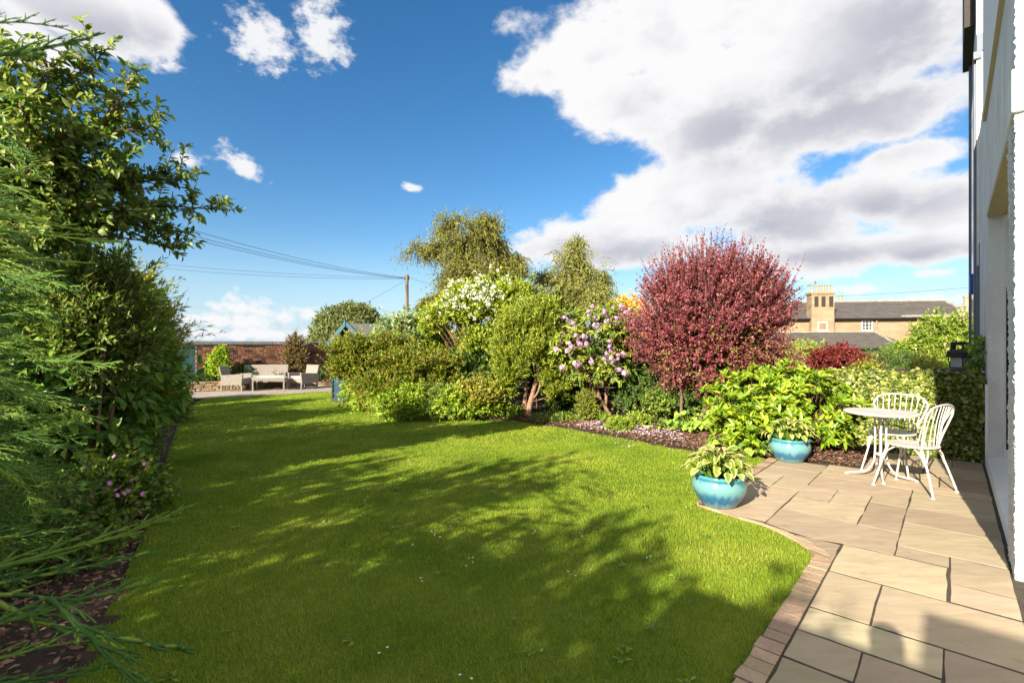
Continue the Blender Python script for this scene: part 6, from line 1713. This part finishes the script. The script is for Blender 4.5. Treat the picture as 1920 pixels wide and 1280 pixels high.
# --- dark conifer mass and its sprays reaching into the picture
M['l_cyp_stem'] = pbr('cypress_stem', (.20, .15, .06), .8)
def spray_mesh(seed, n_side=13, sub=5, L=1.0, r=.0105, flat=.35, spl=.62, sl=.4):
    """one flat spray of a cypress: a stem along +Y with side branchlets, unit length; every branchlet is a scaly green cord"""
    g = np.random.default_rng(seed); main = [np.array([0, 0, 0.0])]; d = np.array([0, 1.0, 0])
    for _ in range(10):
        d = unit(d + np.array([g.normal(0, .07), 0, g.normal(0, .05) - .02])); main.append(main[-1] + d * .1 * L)
    main = np.array(main); cords = [(main, r)]
    for i in range(n_side):
        f = .06 + .9 * i / n_side; x = f * 10; j = min(int(x), 9); p = main[j] + (main[j + 1] - main[j]) * (x - j)
        s = 1 if i % 2 else -1
        dd = unit(np.array([s * spl, .9, g.normal(0, flat * .5)])); l = (sl * (1 - f * .7)) * g.uniform(.7, 1.15)
        q = [p]
        for _ in range(5):
            dd = unit(dd + np.array([-s * .05, .08, g.normal(0, .06)])); q.append(q[-1] + dd * l / 5)
        q = np.array(q); cords.append((q, r * .72))
        for m_ in range(sub):
            ff = .25 + .65 * m_ / sub; jj = min(int(ff * 5), 4); p2 = q[jj] + (q[jj + 1] - q[jj]) * (ff * 5 - jj)
            s2 = 1 if m_ % 2 else -1
            d2 = unit(unit(q[jj + 1] - q[jj]) * .8 + np.array([s2 * .45 * .8, -s2 * s * .3, g.normal(0, flat * .4)])); l2 = l * .38 * (1.05 - ff * .6)
            cords.append((np.array([p2, p2 + d2 * l2 * .5, p2 + d2 * l2 + np.array([0, .02 * l2, 0])]), r * .55))
    mb = MB(); tint = []
    for q, rr in cords:
        ns = max(6, int(np.linalg.norm(q[-1] - q[0]) / (.028 * L)))
        pp = spline(q, ns)
        prof = rr * (1 + .35 * (np.arange(ns) % 2)) * np.linspace(1.0, .35, ns)
        a0 = len(mb.v); mb.tube(pp, list(prof), 4, cap=False)
        tint += list(np.clip(np.linspace(.25, .85, ns).repeat(4) + g.normal(0, .1), 0, .98))
    me = bpy.data.meshes.new('spray'); me.from_pydata(mb.v, [], mb.f)
    me.attributes.new('tint', 'FLOAT', 'POINT').data.foreach_set('value', np.array(tint, np.float32) * .55)
    me.materials.append(M['l_cypress'])
    me.polygons.foreach_set('use_smooth', [True] * len(me.polygons))
    return me
near = [spray_mesh(i, 9, 2, 1.0, .0135, .25, .30, .34) for i in range(4)]
fine = [spray_mesh(10 + i, 14, 5, 1.0, .0105, .4, .42, .38) for i in range(3)]
b = np.array([-2.05, 1.15, 0]); rng = np.random.default_rng(160)
t = thing('cypress_tree', 'feathery green cypress close by at the left edge, its sprays reaching across', 'tree', b)
limb(t, 'trunk', [([(0, 0, 0), (-.05, 0, 1.0), (0, 0, 1.75)], [.09, .07, .03])], 'bark', 8)
def spray(me, a, e, roll=0.0):
    a, e = np.array(a), np.array(e); d = e - a; l = float(np.linalg.norm(d)); d = d / l
    N = unit(np.array([math.sin(roll) * .8, -.35, math.cos(roll)])); B = unit(np.cross(d, N)); Nn = np.cross(B, d)
    o = bpy.data.objects.new('spray', me)
    o.matrix_local = Matrix(((B[0] * l, d[0] * l, Nn[0] * l, a[0] - b[0]), (B[1] * l, d[1] * l, Nn[1] * l, a[1] - b[1]), (B[2] * l, d[2] * l, Nn[2] * l, a[2] - b[2]), (0, 0, 0, 1)))
    C.objects.link(o); o.parent = t
for i, (x0, y0, d0, x1, y1, d1, ro) in enumerate((
        (-60, 1080, .95, 370, 945, 1.15, .9), (-80, 1110, .85, 300, 1010, 1.0, .6), (-60, 1190, .75, 325, 1045, .95, 1.1), (-60, 1105, .8, 375, 1190, .85, 1.0), (-60, 1290, .7, 270, 1230, .8, .8), (90, 1120, .78, 345, 1300, .72, .4), (-60, 1250, .72, 220, 1150, .85, .5),
        (-50, 1010, 1.0, 190, 960, 1.15, .7), (-40, 1330, .7, 300, 1290, .75, .9), (-40, 115, .85, 190, 45, .95, 1.3), (-50, 45, .8, 125, 15, .9, 1.0), (-30, 100, .95, 95, 70, 1.1, .7), (-50, 395, .9, 180, 425, 1.1, .9), (-40, 430, .95, 240, 440, 1.15, .9), (-50, 520, .85, 145, 575, .95, .9),
        (-50, 470, 1.0, 200, 470, 1.2, .8), (-40, 830, .9, 95, 800, 1.0, .9), (-40, 860, .95, 60, 900, 1.1, .9), (-60, 330, 1.0, 110, 300, 1.2, 1.0))):
    spray(near[i % 4], at(x0, y0, d0), at(x1, y1, d1), ro)
for i in range(240):
    f = rng.uniform(0, 1); py = 230 + 800 * f
    d = rng.uniform(1.35, 2.3)
    x0 = rng.uniform(-190, 10) ; ln_px = rng.uniform(80, 170) * (.45 + .65 * math.sin(f * 2.4))
    a = at(x0, py, d); e = at(x0 + ln_px, py + rng.uniform(-25, 75), d + rng.uniform(-.15, .2))
    spray(fine[i % 3], a, e, rng.uniform(-.6, 1.2))

# --- shrubs standing outside the view on the left, whose shade lies on the lawn
for i, (x, y, h, r) in enumerate(((-4.1, -4.5, 3.9, 1.3), (-3.9, -2.5, 3.7, 1.15), (-4.9, -.7, 3.85, 1.2), (-5.8, .7, 3.3, 1.1), (-7.4, 2.6, 2.7, 1.2), (-6.7, 1.7, 2.8, 1.0), (-2.9, -2.9, 2.8, 1.1), (-3.5, -1.2, 2.6, 1.05), (-3.4, -6.0, 3.9, 1.2))):
    shrub('tall_shrub', 'tall leafy shrub of the left boundary, outside the view', 'shrub', (x, y, 0), (0, 0, h * .52), (r, r, h * .52), 900 if i < 3 or i > 5 else 480, 10, .11, .055, 'l_hedge', 170 + i, .5, auto_stems((0, 0, h * .5), (r, r, h * .5), 6, .04, i), group='tall boundary shrubs shading the lawn', amp=.22)


# --- the photographer, standing behind the camera: only the head's shadow shows on the paving
pv = {'pelvis': (0, 0, .95, .15, .12), 'waist': (0, 0, 1.10, .14, .11), 'chest': (0, 0, 1.30, .17, .12), 'collar': (0, -.01, 1.42, .13, .09), 'neck': (0, 0, 1.48, .058, .058), 'chin': (0, .02, 1.545, .07, .085), 'brow': (0, .015, 1.63, .085, .1), 'crown': (0, .005, 1.69, .065, .075)}
ed = [('pelvis', 'waist'), ('waist', 'chest'), ('chest', 'collar'), ('collar', 'neck'), ('neck', 'chin'), ('chin', 'brow'), ('brow', 'crown')]
for sd, q in ((-1, 'l'), (1, 'r')):
    pv.update({q + 'hip': (sd * .10, 0, .88, .105, .105), q + 'knee': (sd * .11, .01, .48, .065, .065), q + 'ankle': (sd * .115, -.02, .09, .045, .045), q + 'toe': (sd * .13, .15, .035, .04, .03),
               q + 'sho': (sd * .19, 0, 1.38, .068, .068), q + 'elb': (sd * .26, -.06, 1.10, .048, .048), q + 'wri': (sd * .19, .07, .93, .04, .04)})
    ed += [('pelvis', q + 'hip'), (q + 'hip', q + 'knee'), (q + 'knee', q + 'ankle'), (q + 'ankle', q + 'toe'), ('collar', q + 'sho'), (q + 'sho', q + 'elb'), (q + 'elb', q + 'wri')]
ky = list(pv)
me = bpy.data.meshes.new('body')
me.from_pydata([pv[q][:3] for q in ky], [(ky.index(a), ky.index(b)) for a, b in ed], [])
pt = thing('person', 'person in dark clothes standing hands in pockets behind the camera', 'person', uv(-.36, .13), None, R(-42))
po = link('body', me, pbr('dark_clothes', (.03, .035, .05), .9), pt)
po.modifiers.new('skin', 'SKIN')
for i, q in enumerate(ky):
    me.skin_vertices[0].data[i].radius = pv[q][3:]
me.skin_vertices[0].data[0].use_root = True
po.modifiers.new('smooth', 'SUBSURF').levels = 2
po.modifiers['smooth'].render_levels = 2
